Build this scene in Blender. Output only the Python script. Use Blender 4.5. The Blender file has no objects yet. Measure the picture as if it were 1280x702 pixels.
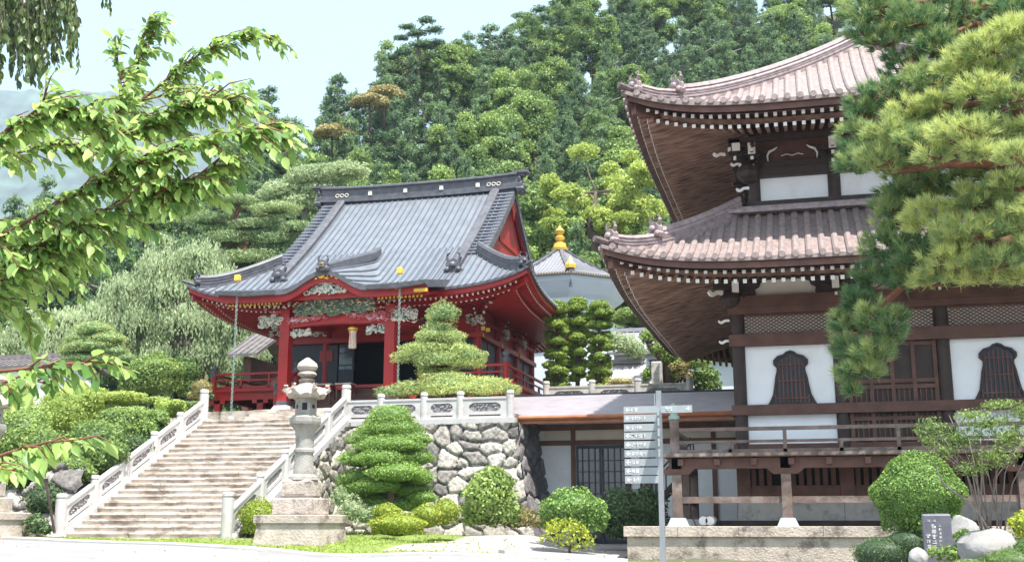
import bpy, math, random
import numpy as np
from math import sin, cos, pi, radians, sqrt, atan, tan, hypot
random.seed(7); rng = np.random.default_rng(11)
S = bpy.context.scene; COL = S.collection

# ---------------------------------------------------------------- camera, sky, sun, exposure
PT = atan(304/1420.); TH = radians(14.66)
cd = bpy.data.cameras.new('camera'); cam = bpy.data.objects.new('camera', cd); COL.objects.link(cam)
cd.lens = 36*1420/1280.; cd.sensor_width = 36; cd.clip_start = .1; cd.clip_end = 9000
cam.location = (0, 0, 0); cam.rotation_euler = (pi/2+PT, 0, TH); S.camera = cam
SX, SY, SZ = .30, -.30, 1.0                      # towards the sun
el = math.atan2(SZ, hypot(SX, SY)); az = math.atan2(SX, SY)
W = bpy.data.worlds.new('World'); S.world = W; W.use_nodes = True
nt = W.node_tree; nt.nodes.clear()
sky = nt.nodes.new('ShaderNodeTexSky'); sky.sky_type = 'NISHITA'; sky.sun_disc = False
sky.sun_elevation = el; sky.sun_rotation = az; sky.air_density = 1.0; sky.dust_density = 2.5; sky.ozone_density = 1.0
bg = nt.nodes.new('ShaderNodeBackground'); bg.inputs[1].default_value = .15
wo = nt.nodes.new('ShaderNodeOutputWorld')
tcw = nt.nodes.new('ShaderNodeTexCoord'); nz = nt.nodes.new('ShaderNodeTexNoise'); nz.inputs['Scale'].default_value = 1.6; nz.inputs['Detail'].default_value = 6
mpw = nt.nodes.new('ShaderNodeMapping'); mpw.inputs['Location'].default_value = (3.1, .4, .3); mpw.inputs['Scale'].default_value = (1, 1, 2.2)
rpw = nt.nodes.new('ShaderNodeValToRGB'); rpw.color_ramp.elements[0].position = .44; rpw.color_ramp.elements[1].position = .58
rpw.color_ramp.elements[0].color = (0, 0, 0, 1); rpw.color_ramp.elements[1].color = (.9, .9, .9, 1)
mxw = nt.nodes.new('ShaderNodeMixRGB'); mxw.inputs[2].default_value = (4.6, 4.7, 4.8, 1)     # cloud
veil = nt.nodes.new('ShaderNodeMixRGB'); veil.inputs[0].default_value = .72; veil.inputs[2].default_value = (1.6, 2.4, 2.75, 1)   # thin bright summer haze over the blue
L = nt.links.new
L(tcw.outputs['Generated'], mpw.inputs[0]); L(mpw.outputs[0], nz.inputs['Vector']); L(nz.outputs[0], rpw.inputs[0])
L(rpw.outputs[0], mxw.inputs[0]); L(sky.outputs[0], veil.inputs[1]); L(veil.outputs[0], mxw.inputs[1]); L(mxw.outputs[0], bg.inputs[0]); L(bg.outputs[0], wo.inputs[0])
sl = bpy.data.lights.new('sun', 'SUN'); sl.energy = 4.6; sl.angle = radians(.53); sl.color = (1, .955, .88)
so = bpy.data.objects.new('sun', sl); COL.objects.link(so); so.location = (60, -60, 200)
from mathutils import Vector, Matrix
so.rotation_euler = Vector((SX, SY, SZ)).to_track_quat('Z', 'Y').to_euler()
S.view_settings.view_transform = 'Standard'; S.view_settings.look = 'None'; S.view_settings.gamma = 1
S.view_settings.use_curve_mapping = False; S.view_settings.exposure = 1.6
S.render.engine = 'CYCLES'; S.cycles.max_bounces = 6; S.cycles.transparent_max_bounces = 8
S.cycles.volume_bounces = 0; S.cycles.use_denoising = True

# ---------------------------------------------------------------- measuring helpers: sight line of a photo pixel
def ray(px, py):
    r = px-640.; v = 351.-py
    F = 1420*cos(PT)-v*sin(PT); U = 1420*sin(PT)+v*cos(PT)
    return np.array([r*cos(TH)-F*sin(TH), r*sin(TH)+F*cos(TH), U])
def at(px, py, Y):
    d = ray(px, py); return d*(Y/d[1])
def atF(px, py, F):
    d = ray(px, py); h = hypot(d[0], d[1]); r = px-640.; fw = 1420*cos(PT)-(351-py)*sin(PT); return d*(F/fw)
def mpp(p):                                        # metres per photo pixel at a point
    F = -p[0]*sin(TH)+p[1]*cos(TH); return (F*cos(PT)+p[2]*sin(PT))/1420.

# ---------------------------------------------------------------- materials
MATS = {}
def mat(name, col, rough=.7, var=.15, scale=3., bump=0., bscale=None, col2=None, c2pos=(.5, .65), metal=0., detail=5, stretch=None, spec=.4, coord='Object'):
    m = bpy.data.materials.new(name); m.use_nodes = True; n = m.node_tree; b = n.nodes['Principled BSDF']; l = n.links.new
    b.inputs['Roughness'].default_value = rough; b.inputs['Metallic'].default_value = metal
    b.inputs['Specular IOR Level'].default_value = spec
    tc = n.nodes.new('ShaderNodeTexCoord'); mp = n.nodes.new('ShaderNodeMapping'); l(tc.outputs[coord], mp.inputs[0])
    if stretch: mp.inputs['Scale'].default_value = stretch
    t = n.nodes.new('ShaderNodeTexNoise'); t.inputs['Scale'].default_value = scale; t.inputs['Detail'].default_value = detail; l(mp.outputs[0], t.inputs['Vector'])
    r = n.nodes.new('ShaderNodeValToRGB'); l(t.outputs[0], r.inputs[0])
    r.color_ramp.elements[0].position = .3; r.color_ramp.elements[1].position = .7
    r.color_ramp.elements[0].color = tuple(c*(1-var) for c in col)+(1,); r.color_ramp.elements[1].color = tuple(min(.95, c*(1+var)) for c in col)+(1,)
    out = r.outputs[0]
    if col2:
        t2 = n.nodes.new('ShaderNodeTexNoise'); t2.inputs['Scale'].default_value = scale*.55; t2.inputs['Detail'].default_value = 8; t2.inputs['Roughness'].default_value = .7
        l(mp.outputs[0], t2.inputs['Vector'])
        r2 = n.nodes.new('ShaderNodeValToRGB'); r2.color_ramp.elements[0].position, r2.color_ramp.elements[1].position = c2pos
        l(t2.outputs[0], r2.inputs[0]); mx = n.nodes.new('ShaderNodeMixRGB'); mx.inputs[2].default_value = col2+(1,)
        l(r2.outputs[0], mx.inputs[0]); l(out, mx.inputs[1]); out = mx.outputs[0]
    l(out, b.inputs['Base Color'])
    if bump:
        t3 = n.nodes.new('ShaderNodeTexNoise'); t3.inputs['Scale'].default_value = bscale or scale*6; t3.inputs['Detail'].default_value = 6; l(mp.outputs[0], t3.inputs['Vector'])
        bp = n.nodes.new('ShaderNodeBump'); bp.inputs['Strength'].default_value = bump; bp.inputs['Distance'].default_value = .03
        l(t3.outputs[0], bp.inputs['Height']); l(bp.outputs[0], b.inputs['Normal'])
    MATS[name] = m; return m
def attrmat(name, stops, rough=.9, bump=.5, bscale=14, mottle=None):   # colour from each stone's own value
    m = bpy.data.materials.new(name); m.use_nodes = True; n = m.node_tree; b = n.nodes['Principled BSDF']; l = n.links.new
    a = n.nodes.new('ShaderNodeAttribute'); a.attribute_name = 'v'
    r = n.nodes.new('ShaderNodeValToRGB'); e = r.color_ramp.elements
    for i, (p, c) in enumerate(stops):
        if i < 2: x = e[i]; x.position = p
        else: x = e.new(p)
        x.color = c+(1,)
    l(a.outputs['Fac'], r.inputs[0]); b.inputs['Roughness'].default_value = rough; b.inputs['Specular IOR Level'].default_value = .25
    tc = n.nodes.new('ShaderNodeTexCoord'); t = n.nodes.new('ShaderNodeTexNoise'); t.inputs['Scale'].default_value = 7; t.inputs['Detail'].default_value = 8; t.inputs['Roughness'].default_value = .75
    l(tc.outputs['Object'], t.inputs['Vector']); r2 = n.nodes.new('ShaderNodeValToRGB'); r2.color_ramp.elements[0].position = .42; r2.color_ramp.elements[1].position = .62
    r2.color_ramp.elements[0].color = (.45, .45, .47, 1); r2.color_ramp.elements[1].color = (1.15, 1.12, 1.08, 1); l(t.outputs[0], r2.inputs[0])
    mx = n.nodes.new('ShaderNodeMixRGB'); mx.blend_type = 'MULTIPLY'; mx.inputs[0].default_value = .85; l(r.outputs[0], mx.inputs[1]); l(r2.outputs[0], mx.inputs[2]); l(mx.outputs[0], b.inputs['Base Color'])
    t3 = n.nodes.new('ShaderNodeTexNoise'); t3.inputs['Scale'].default_value = bscale; t3.inputs['Detail'].default_value = 8; l(tc.outputs['Object'], t3.inputs['Vector'])
    bp = n.nodes.new('ShaderNodeBump'); bp.inputs['Strength'].default_value = bump; bp.inputs['Distance'].default_value = .05; l(t3.outputs[0], bp.inputs['Height']); l(bp.outputs[0], b.inputs['Normal'])
    MATS[name] = m; return m
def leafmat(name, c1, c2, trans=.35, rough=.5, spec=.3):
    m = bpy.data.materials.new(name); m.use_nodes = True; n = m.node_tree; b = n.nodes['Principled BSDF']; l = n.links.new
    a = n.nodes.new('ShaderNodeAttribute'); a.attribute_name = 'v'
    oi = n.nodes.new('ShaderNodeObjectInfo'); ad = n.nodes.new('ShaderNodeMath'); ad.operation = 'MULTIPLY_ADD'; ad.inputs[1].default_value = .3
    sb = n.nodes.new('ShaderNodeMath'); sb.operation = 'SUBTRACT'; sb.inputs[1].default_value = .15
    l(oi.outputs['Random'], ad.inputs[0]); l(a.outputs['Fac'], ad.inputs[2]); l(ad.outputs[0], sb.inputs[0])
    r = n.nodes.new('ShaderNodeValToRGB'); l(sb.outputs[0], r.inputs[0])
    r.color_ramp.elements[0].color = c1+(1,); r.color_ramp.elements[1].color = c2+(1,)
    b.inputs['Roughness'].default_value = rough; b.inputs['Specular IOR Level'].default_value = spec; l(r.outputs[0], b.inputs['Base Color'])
    tr = n.nodes.new('ShaderNodeBsdfTranslucent'); hs = n.nodes.new('ShaderNodeHueSaturation'); hs.inputs['Value'].default_value = 1.35; hs.inputs['Hue'].default_value = .485
    l(r.outputs[0], hs.inputs['Color']); l(hs.outputs[0], tr.inputs[0])
    ms = n.nodes.new('ShaderNodeMixShader'); ms.inputs[0].default_value = trans; l(b.outputs[0], ms.inputs[1]); l(tr.outputs[0], ms.inputs[2]); l(ms.outputs[0], n.nodes['Material Output'].inputs[0])
    MATS[name] = m; return m
M = MATS
mat('stone', (.46, .43, .41), .85, .1, 4, .35, 40, (.22, .20, .18), (.5, .68))
mat('stair', (.52, .455, .40), .9, .14, 3, .8, 22, (.24, .19, .155), (.47, .62), stretch=(1, 1, 2.5))
mat('marble', (.47, .455, .45), .7, .06, 5, .2, 40, (.36, .33, .31), (.52, .72))
mat('carved', (.24, .22, .23), .9, .45, 22, 1., 30)
mat('lantern', (.30, .285, .26), .9, .15, 5, .6, 30, (.17, .15, .13), (.5, .68))
mat('base', (.42,.36,.31), .9, .15, 3, .8, 18, (.17, .14, .12), (.5, .62))
mat('plaster', (.82, .83, .86), .9, .03, 2, .05, 60, (.70, .68, .66), (.52, .8))
mat('seam', (.085, .095, .12), .45, .15, 2)
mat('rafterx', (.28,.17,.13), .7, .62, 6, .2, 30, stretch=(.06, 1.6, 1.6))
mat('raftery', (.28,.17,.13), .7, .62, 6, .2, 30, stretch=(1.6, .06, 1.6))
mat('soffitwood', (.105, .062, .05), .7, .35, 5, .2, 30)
mat('cream', (.72, .66, .58), .9, .05, 2)
mat('wood', (.075, .036, .028), .65, .45, 2.2, .3, 30, stretch=(1, 1, 1))
mat('woodred', (.11, .05, .037), .6, .3, 2.5, .25, 30)
mat('woodgrey', (.15, .105, .09), .75, .35, 3, .4, 25, (.27, .24, .22), (.5, .7))
mat('wooddark', (.04,.024,.02), .6, .3, 4, .2, 30)
mat('rafter', (.27, .165, .125), .7, .4, 5, .2, 30)
mat('white', (.82, .80, .78), .7, .05, 4)
mat('tilered', (.24, .19, .182), .5, .3, 9, .15, 40, (.22, .165, .16), (.5, .75), stretch=(1, .5, 1))
mat('ridgetile', (.26, .20, .205), .5, .35, 6, .3, 30, (.30, .23, .23), (.5, .66))
mat('copper', (.135, .15, .175), .42, .14, 2, .1, 30, (.17, .18, .2), (.5, .72), spec=.5)
mat('copperdark', (.085, .085, .10), .5, .3, 4, .1, 30)
mat('patina', (.27, .36, .33), .6, .2, 6, .3, 30)
mat('red', (.30,.015,.014), .42, .14, 3, .08, 20)
mat('reddark', (.27,.018,.016), .5, .2, 3, .08, 20)
mat('navy', (.025,.03,.045), .45, .2, 3)
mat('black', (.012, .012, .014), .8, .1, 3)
mat('glass', (.035,.04,.055), .12, .2, 1.5, spec=.8)
mat('gold', (.75, .47, .09), .38, .1, 8, metal=.55)
mat('goldpaint', (.72, .45, .06), .55, .1, 8)
mat('carvewhite', (.62, .58, .52), .8, .25, 14, .8, 60, (.08, .22, .17), (.5, .58))
mat('carvegreen', (.10, .17, .14), .8, .4, 12, .6, 40, (.5, .38, .12), (.54, .6))
mat('carvered', (.45, .10, .12), .8, .3, 12, .5, 40, (.55, .48, .5), (.52, .6))
mat('annexroof', (.43,.395,.42), .6, .1, 2, .1, 20)
mat('gutter', (.36, .13, .06), .5, .2, 3)
mat('brownbeam', (.16, .08, .05), .6, .3, 3)
mat('whitewash', (.62, .68, .76), .85, .04, 1)
mat('domeroof', (.20,.20,.225), .6, .08, 2)
mat('steel', (.33, .34, .36), .35, .1, 6, metal=.7)
mat('signgrey', (.29,.32,.33), .5, .06, 6)
mat('greyroof', (.13, .115, .115), .6, .3, 4, .2, 30)
mat('stele', (.12, .12, .15), .5, .15, 12, .1, 50)
mat('rock', (.27, .265, .26), .9, .2, 3, .9, 9, (.24, .23, .22), (.5, .65))
mat('bark', (.10, .075, .06), .95, .35, 6, 1., 20, stretch=(1, 1, .3))
mat('barkgrey', (.22, .19, .17), .95, .3, 6, .8, 20, stretch=(1, 1, .3))
mat('barkred', (.17,.075,.045), .95, .35, 6, 1., 14, stretch=(1, 1, .4))
mat('road', (.24,.225,.235), .95, .1, 1.2, .6, 60, (.29, .27, .275), (.46, .66))
mat('kerb', (.40,.39,.38), .9, .06, 3, .2, 40)
mat('gravel', (.33, .295, .29), 1., .14, 14, 1., 35, (.30, .27, .26), (.52, .64))
mat('grassbase', (.17,.235,.05), 1., .3, 5, 1., 60, (.38, .27, .13), (.56, .72))
mat('soil', (.11, .095, .055), 1., .3, 3, 1., 20, (.07, .10, .035), (.45, .6))
mat('mountain', (.045, .07, .05), 1., .7, .035)
mat('mountainrock', (.055, .085, .05), 1., .4, .004)
mat('cloth', (.62, .55, .45), .9, .5, 9, stretch=(3, 3, .2), col2=(.42, .08, .06), c2pos=(.55, .6))
attrmat('rubble', [(0, (.14, .13, .13)), (.35, (.30, .28, .26)), (.7, (.44, .41, .37)), (1, (.60, .57, .52))])
attrmat('rubbleshade', [(0, (.15, .14, .15)), (1, (.28, .27, .27))])  # darker copy of rubble; the side face's shade is put into its colour
leafmat('cedar', (.035, .085, .045), (.19, .29, .12), .25)
leafmat('broad', (.06, .125, .04), (.29, .40, .11), .3)
leafmat('bright', (.20, .29, .06), (.46, .54, .15), .4)
leafmat('weep', (.19, .26, .13), (.46, .54, .31), .35)
leafmat('bronze', (.24, .22, .09), (.46, .40, .18), .3)
leafmat('pineleaf', (.10, .18, .08), (.36, .44, .19), .25)
leafmat('pinebright', (.09, .19, .085), (.56, .62, .22), .28)
leafmat('topiary', (.07, .15, .035), (.30, .44, .10), .2)
leafmat('pompom', (.10, .17, .025), (.40, .50, .09), .2)
leafmat('azalea', (.16, .22, .025), (.42, .47, .06), .2)
leafmat('hedge', (.09, .16, .045), (.34, .45, .13), .3)
leafmat('darkleaf', (.04, .075, .035), (.15, .22, .08), .25)
leafmat('cherry', (.08, .19, .045), (.38, .53, .15), .48, .45, .45)
leafmat('cherrydark', (.03, .06, .02), (.15, .22, .06), .3, .4, .4)
leafmat('grassleaf', (.13, .21, .03), (.34, .42, .10), .35)

# ---------------------------------------------------------------- mesh builder
class MB:
    def __init__(s): s.v = []; s.f = []; s.mi = []; s.cur = 0
    def add(s, vs, fs):
        b = len(s.v); s.v += [tuple(float(c) for c in p) for p in vs]
        for f in fs: s.f.append(tuple(b+i for i in f)); s.mi.append(s.cur)
    def m(s, i): s.cur = i; return s
    def box(s, x0, x1, y0, y1, z0, z1):
        s.add([(x0,y0,z0),(x1,y0,z0),(x1,y1,z0),(x0,y1,z0),(x0,y0,z1),(x1,y0,z1),(x1,y1,z1),(x0,y1,z1)],
              [(0,3,2,1),(4,5,6,7),(0,1,5,4),(1,2,6,5),(2,3,7,6),(3,0,4,7)]); return s
    def cbox(s, c, sx, sy, sz, bev=0.):
        x, y, z = c
        if not bev: return s.box(x-sx/2, x+sx/2, y-sy/2, y+sy/2, z-sz/2, z+sz/2)
        def ring(k, zz): return [(x+a*(sx/2-k), y+b*(sy/2-k), zz) for a, b in ((-1,-1),(1,-1),(1,1),(-1,1))]
        return s.loft([ring(bev, z-sz/2), ring(0, z-sz/2+bev), ring(0, z+sz/2-bev), ring(bev, z+sz/2)])
    def loft(s, rings, caps=True, closed=True):
        n = len(rings[0]); vs = [p for r in rings for p in r]; fs = []
        for i in range(len(rings)-1):
            for j in range(n if closed else n-1):
                k = (j+1) % n; fs.append((i*n+j, i*n+k, (i+1)*n+k, (i+1)*n+j))
        if caps and closed: fs.append(tuple(range(n-1, -1, -1))); fs.append(tuple((len(rings)-1)*n+j for j in range(n)))
        s.add(vs, fs); return s
    def tube(s, path, r, n=8, caps=True):
        rings = []; P = [np.array(p, float) for p in path]
        for i, p in enumerate(P):
            t = P[min(i+1, len(P)-1)]-P[max(i-1, 0)]; t = t/(np.linalg.norm(t)+1e-9)
            a = np.cross(t, (0, 0, 1)) if abs(t[2]) < .95 else np.cross(t, (0, 1, 0)); a /= np.linalg.norm(a)+1e-9; b = np.cross(a, t)
            rr = r[i] if hasattr(r, '__len__') else r
            rings.append([p+a*cos(q)*rr+b*sin(q)*rr for q in [2*pi*k/n for k in range(n)]])
        return s.loft(rings, caps)
    def lathe(s, c, prof, n=16, rot=0., sq=None):
        rings = []
        for r, z in prof: rings.append([(c[0]+r*cos(rot+2*pi*k/n), c[1]+r*sin(rot+2*pi*k/n), c[2]+z) for k in range(n)])
        return s.loft(rings)
    def sweep(s, path, sec, caps=True):                      # section of (side, up), up stays vertical
        P = [np.array(p, float) for p in path]; rings = []
        for i, p in enumerate(P):
            t = P[min(i+1, len(P)-1)]-P[max(i-1, 0)]; t[2] = 0; t = t/(np.linalg.norm(t)+1e-9); a = np.array((t[1], -t[0], 0))
            rings.append([p+a*w+np.array((0, 0, h)) for w, h in sec])
        return s.loft(rings, caps)
    def beam(s, p, q, w, h):                                 # box from p to q, w sideways, h vertical
        return s.sweep([p, q], [(-w/2, -h/2), (w/2, -h/2), (w/2, h/2), (-w/2, h/2)])
    def prism(s, poly, frame):                               # poly in 2D, frame(u,v,k) k=0/1 ends
        n = len(poly); vs = [frame(u, v, 0) for u, v in poly]+[frame(u, v, 1) for u, v in poly]
        fs = [tuple(range(n-1, -1, -1)), tuple(range(n, 2*n))]+[(i, (i+1) % n, n+(i+1) % n, n+i) for i in range(n)]
        s.add(vs, fs); return s
    def ball(s, c, rx, ry, rz, n=10, m=6):
        return s.loft([[(c[0]+rx*sin(a)*cos(2*pi*k/n), c[1]+ry*sin(a)*sin(2*pi*k/n), c[2]-rz*cos(a)) for k in range(n)] for a in [pi*(i+.15)/(m+.3) for i in range(m+1)]])
    def grid(s, fn, nu, nv):
        vs = [fn(i/nu, j/nv) for j in range(nv+1) for i in range(nu+1)]
        s.add(vs, [(j*(nu+1)+i, j*(nu+1)+i+1, (j+1)*(nu+1)+i+1, (j+1)*(nu+1)+i) for j in range(nv) for i in range(nu)]); return s
    def mark(s): s.__dict__.setdefault('mk', []).append(len(s.f)); return s
    def pieces(s, name, mats, parent=None, smooth=False):     # one object per marked piece, or per separate solid
        nf = len(s.f)
        if getattr(s, 'mk', None):
            b = sorted(set(s.mk+[nf])); b = b if b[0] == 0 else [0]+b; groups = [list(range(i, j)) for i, j in zip(b[:-1], b[1:]) if j > i]
        else:
            par = list(range(len(s.v)))
            def fd(a):
                while par[a] != a: par[a] = par[par[a]]; a = par[a]
                return a
            for f in s.f:
                for q in f[1:]: par[fd(q)] = fd(f[0])
            g = {}
            for i, f in enumerate(s.f): g.setdefault(fd(f[0]), []).append(i)
            groups = list(g.values())
        out = []
        for g in groups:
            m_ = MB(); ids = {}
            for i in g:
                f = []
                for q in s.f[i]:
                    if q not in ids: ids[q] = len(m_.v); m_.v.append(s.v[q])
                    f.append(ids[q])
                m_.f.append(tuple(f)); m_.mi.append(s.mi[i])
            out.append(m_.build(name, mats, parent, smooth))
        return out
    def build(s, name, mats, parent=None, smooth=False):
        me = bpy.data.meshes.new(name); me.from_pydata(s.v, [], s.f); me.update()
        return finish(name, me, mats, parent, smooth, s.mi)
def finish(name, me, mats, parent, smooth=False, mi=None):
    if isinstance(mats, str): mats = [mats]
    for k in mats: me.materials.append(M[k])
    if mi is not None and len(mats) > 1: me.polygons.foreach_set('material_index', mi)
    if smooth:
        me.polygons.foreach_set('use_smooth', [True]*len(me.polygons))
        if smooth == 'auto':
            try: me.set_sharp_from_angle(angle=radians(40))
            except Exception: pass
    o = bpy.data.objects.new(name, me); COL.objects.link(o)
    if parent is not None:
        o.parent = parent
        if parent.type == 'EMPTY': o.location = -Vector(parent.location)     # parts are modelled in world metres
    return o
def thing(name, label, cat, loc=(0, 0, 0), group=None):
    o = bpy.data.objects.new(name, None); COL.objects.link(o); o.location = [float(c) for c in loc]; o.empty_display_size = .3
    o['label'] = label; o['category'] = cat
    if group: o['group'] = group
    return o
def tag(o, label, cat, group=None):
    o['label'] = label; o['category'] = cat
    if group: o['group'] = group
    return o
def struct(o, kind='structure', label=None, cat=None):
    o['kind'] = kind
    if label: o['label'] = label; o['category'] = cat
    return o
def dup(root, loc, rz=0., sc=None, label=None):
    def cp(o, par):
        c = o.copy(); COL.objects.link(c); c.parent = par
        for ch in o.children: cp(ch, c)
        return c
    r = cp(root, None); r.location = [float(c) for c in loc]; r.rotation_euler = (0, 0, rz)
    if sc is not None: r.scale = sc
    if label: r['label'] = label
    return r

def npmesh(name, V, Fc, v, mats, parent=None, mi=None):
    me = bpy.data.meshes.new(name); V = np.asarray(V, np.float32); Fc = np.asarray(Fc, np.int32); k = Fc.shape[1]
    me.vertices.add(len(V)); me.vertices.foreach_set('co', V.ravel())
    me.loops.add(Fc.size); me.loops.foreach_set('vertex_index', Fc.ravel())
    me.polygons.add(len(Fc)); me.polygons.foreach_set('loop_start', np.arange(len(Fc), dtype=np.int32)*k)
    me.update(calc_edges=True)
    if v is not None:
        a = me.attributes.new('v', 'FLOAT', 'FACE'); a.data.foreach_set('value', np.asarray(v, np.float32))
    return finish(name, me, mats, parent, False, mi)
def unit(a): return a/(np.linalg.norm(a, axis=-1, keepdims=True)+1e-9)
def cards(P, N, size, asp=.5, jit=.6, droop=0.):
    """rhombic leaves at P facing roughly N"""
    n = len(P); Nn = unit(N+rng.normal(0, jit, (n, 3))); T = unit(np.cross(Nn, rng.normal(0, 1, (n, 3))))
    if droop: T = unit(T*(1-droop)+np.array((0, 0, -1.))*droop); Nn = unit(Nn-T*(Nn*T).sum(1, keepdims=True))
    B = np.cross(Nn, T); s = (size*rng.uniform(.6, 1.35, (n, 1)))
    V = np.stack([P-T*s*.5, P+B*s*asp*.5, P+T*s*.5, P-B*s*asp*.5], 1).reshape(-1, 3)
    return V, np.arange(4*n).reshape(n, 4)
def ell_points(c, r, n, shell=.25, up=-.6):
    d = unit(rng.normal(0, 1, (int(n*1.6)+8, 3))); d = d[d[:, 2] > up][:n]
    rad = 1-shell*rng.random((len(d), 1))**1.5
    # lumpy surface
    lump = 1+.10*np.sin(d[:, :1]*5.1+c[0])*np.sin(d[:, 1:2]*6.3+c[1]*2)+.08*np.sin(d[:, 2:]*7+c[2])
    return np.array(c)+d*rad*lump*np.array(r), unit(d/np.array(r))
def icore(mb, c, r): mb.ball(c, r[0], r[1], r[2], 10, 6)
def crown(name, blobs, dens, size, matn, parent, asp=.55, jit=.55, droop=0., core=.8, up=-.7, shell=.25, cap=60000, vb=.5):
    """a crown of leaves: blobs (centre, radii); leaves spread through each one's outer shell"""
    Vs = []; Fs = []; vs = []; off = 0
    C = np.array([b[0] for b in blobs]); R = np.array([b[1] for b in blobs])
    for i, (c, r) in enumerate(blobs):
        area = 4*pi*(((r[0]*r[1])**1.6+(r[0]*r[2])**1.6+(r[1]*r[2])**1.6)/3)**(1/1.6)
        n = int(min(area*dens, cap)); P, N = ell_points(c, r, n, shell, up)
        if len(blobs) > 1:                                    # drop leaves buried inside the neighbours
            near = [j for j in range(len(blobs)) if j != i and np.all(np.abs(C[j]-c) < R[j]+np.array(r))]
            keep = np.ones(len(P), bool)
            for j in near: keep &= (((P-C[j])/R[j])**2).sum(1) > .62
            P, N = P[keep], N[keep]
        if not len(P): continue
        V, F = cards(P, N, size, asp, jit, droop); Vs.append(V); Fs.append(F+off); off += len(V)
        bv = random.random(); vs.append(np.clip(rng.normal(.28+bv*vb, .2, len(P)), 0, 1))
    nleaf = sum(len(f) for f in Fs)
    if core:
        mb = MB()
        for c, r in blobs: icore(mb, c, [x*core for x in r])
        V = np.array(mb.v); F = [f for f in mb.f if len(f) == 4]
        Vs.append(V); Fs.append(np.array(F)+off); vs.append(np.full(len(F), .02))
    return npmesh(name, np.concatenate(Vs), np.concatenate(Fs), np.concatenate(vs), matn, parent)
def pxblobs(Y, lst, depth=1.):
    out = []
    for b in lst:
        px, py, rx, ry = b[:4]; yy = Y+(b[4] if len(b) > 4 else 0); p = at(px, py, yy); k = mpp(p)
        out.append((p, (rx*k, (rx*k+ry*k)*.5*depth, ry*k)))
    return out

# ---------------------------------------------------------------- terrain
CTRL = [(-19.3,27,-.36),(-14.6,27,-.36),(-12,24,-.5),(-12,27,-.34),(-8,31,-.25),(-12,31,-.2),(-9,27,-.45),(-10.5,26,-.40),(-14,24.6,-.46),(-5.5,27,-.8),(-5.8,31,-.7),(-4.6,28,-.9),(0,27.5,-.93),(6,27,-.95),(12,27,-.9),
        (-26,26,-.35),(-35,26,-.3),(-20,22,-.55),(-10,22,-.74),(-3,20,-.95),(2.3,17,-.62),(3.6,15,-.6),(5,14,-.5),(0,14,-1.0),(-10,14,-1.05),(-20,14,-1.0),(0,4,-1.6),(0,-4,-1.65),(-8,4,-1.6),(8,4,-1.5),(20,14,-.8),(-40,14,-.9),(0,-40,-1.7),(40,0,-1.5),(-60,0,-1.4),(-6,36,-.6),(10,40,-.8),(30,40,-.8)]
CA = np.array(CTRL)
def gz(x, y):
    d2 = (CA[:, 0]-x)**2+(CA[:, 1]-y)**2+.6; w = 1/d2**1.6; return float((w*CA[:, 2]).sum()/w.sum())
TZ = 3.34                                                     # terrace level
def sstep(a, b, x): t = min(1, max(0, (x-a)/(b-a))); return t*t*(3-2*t)
# ---------------------------------------------------------------- ground, road, terrace
def ground_patch(name, xs, ys, m, dz=0., zf=gz, smooth=True):
    mb = MB(); nx, ny = len(xs), len(ys)
    mb.add([(x, y, zf(x, y)+dz) for y in ys for x in xs], [(j*nx+i, j*nx+i+1, (j+1)*nx+i+1, (j+1)*nx+i) for j in range(ny-1) for i in range(nx-1)])
    return mb.build(name, m, None, smooth)
struct(ground_patch('ground', [-900,-400,-200,-120,-80]+list(np.arange(-60, 41, 1.))+[60,90,150,300,900], [-900,-300,-120,-60,-30]+list(np.arange(-15, 41, 1.))+[45,60,90,150,900], 'soil', -.03))
KL = [(-80,30),(-40,27.5),(-20.4,25.7),(-12.3,22.7),(-7.4,23.1),(-5.2,24.0),(-3.4,25.0),(0,25.4),(8,25.4)]
def kline(x): return float(np.interp(x, [k[0] for k in KL], [k[1] for k in KL]))
def strip(name, x0, x1, nx, f0, f1, ny, m, dz):
    mb = MB()
    mb.grid(lambda u, v: (x0+(x1-x0)*u, f0(x0+(x1-x0)*u)*(1-v)+f1(x0+(x1-x0)*u)*v, gz(x0+(x1-x0)*u, f0(x0+(x1-x0)*u)*(1-v)+f1(x0+(x1-x0)*u)*v)+dz), nx, ny)
    return mb.build(name, m, None, True)
struct(strip('lawn', -60, -9.2, 90, kline, lambda x: 33.9, 22, 'grassbase', .0))
struct(strip('lawn', -9.2, -4.7, 14, kline, lambda x: 37.2, 24, 'gravel', .004)).name = 'gravel_path'  # extended under the annex eave to throw light back onto its wall
struct(strip('lawn', -4.7, 14, 30, kline, lambda x: 30., 12, 'soil', .002)).name = 'garden_soil'
struct(strip('road', -80, 40, 110, lambda x: -20., lambda x: kline(x)-.0 if x < 1 else kline(x)-6*sstep(1, 3, x)-2, 44, 'road', .01))
mb = MB(); pth = [(x, kline(x)+.16) for x in np.arange(-60, -3.2, .8)]
mb.sweep([(x, y, gz(x, y)) for x, y in pth], [(-.2, -.1), (.2, -.1), (.2, .05), (.17, .07), (-.17, .07), (-.2, .05)])
struct(mb.build('kerb', 'kerb'))
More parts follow.
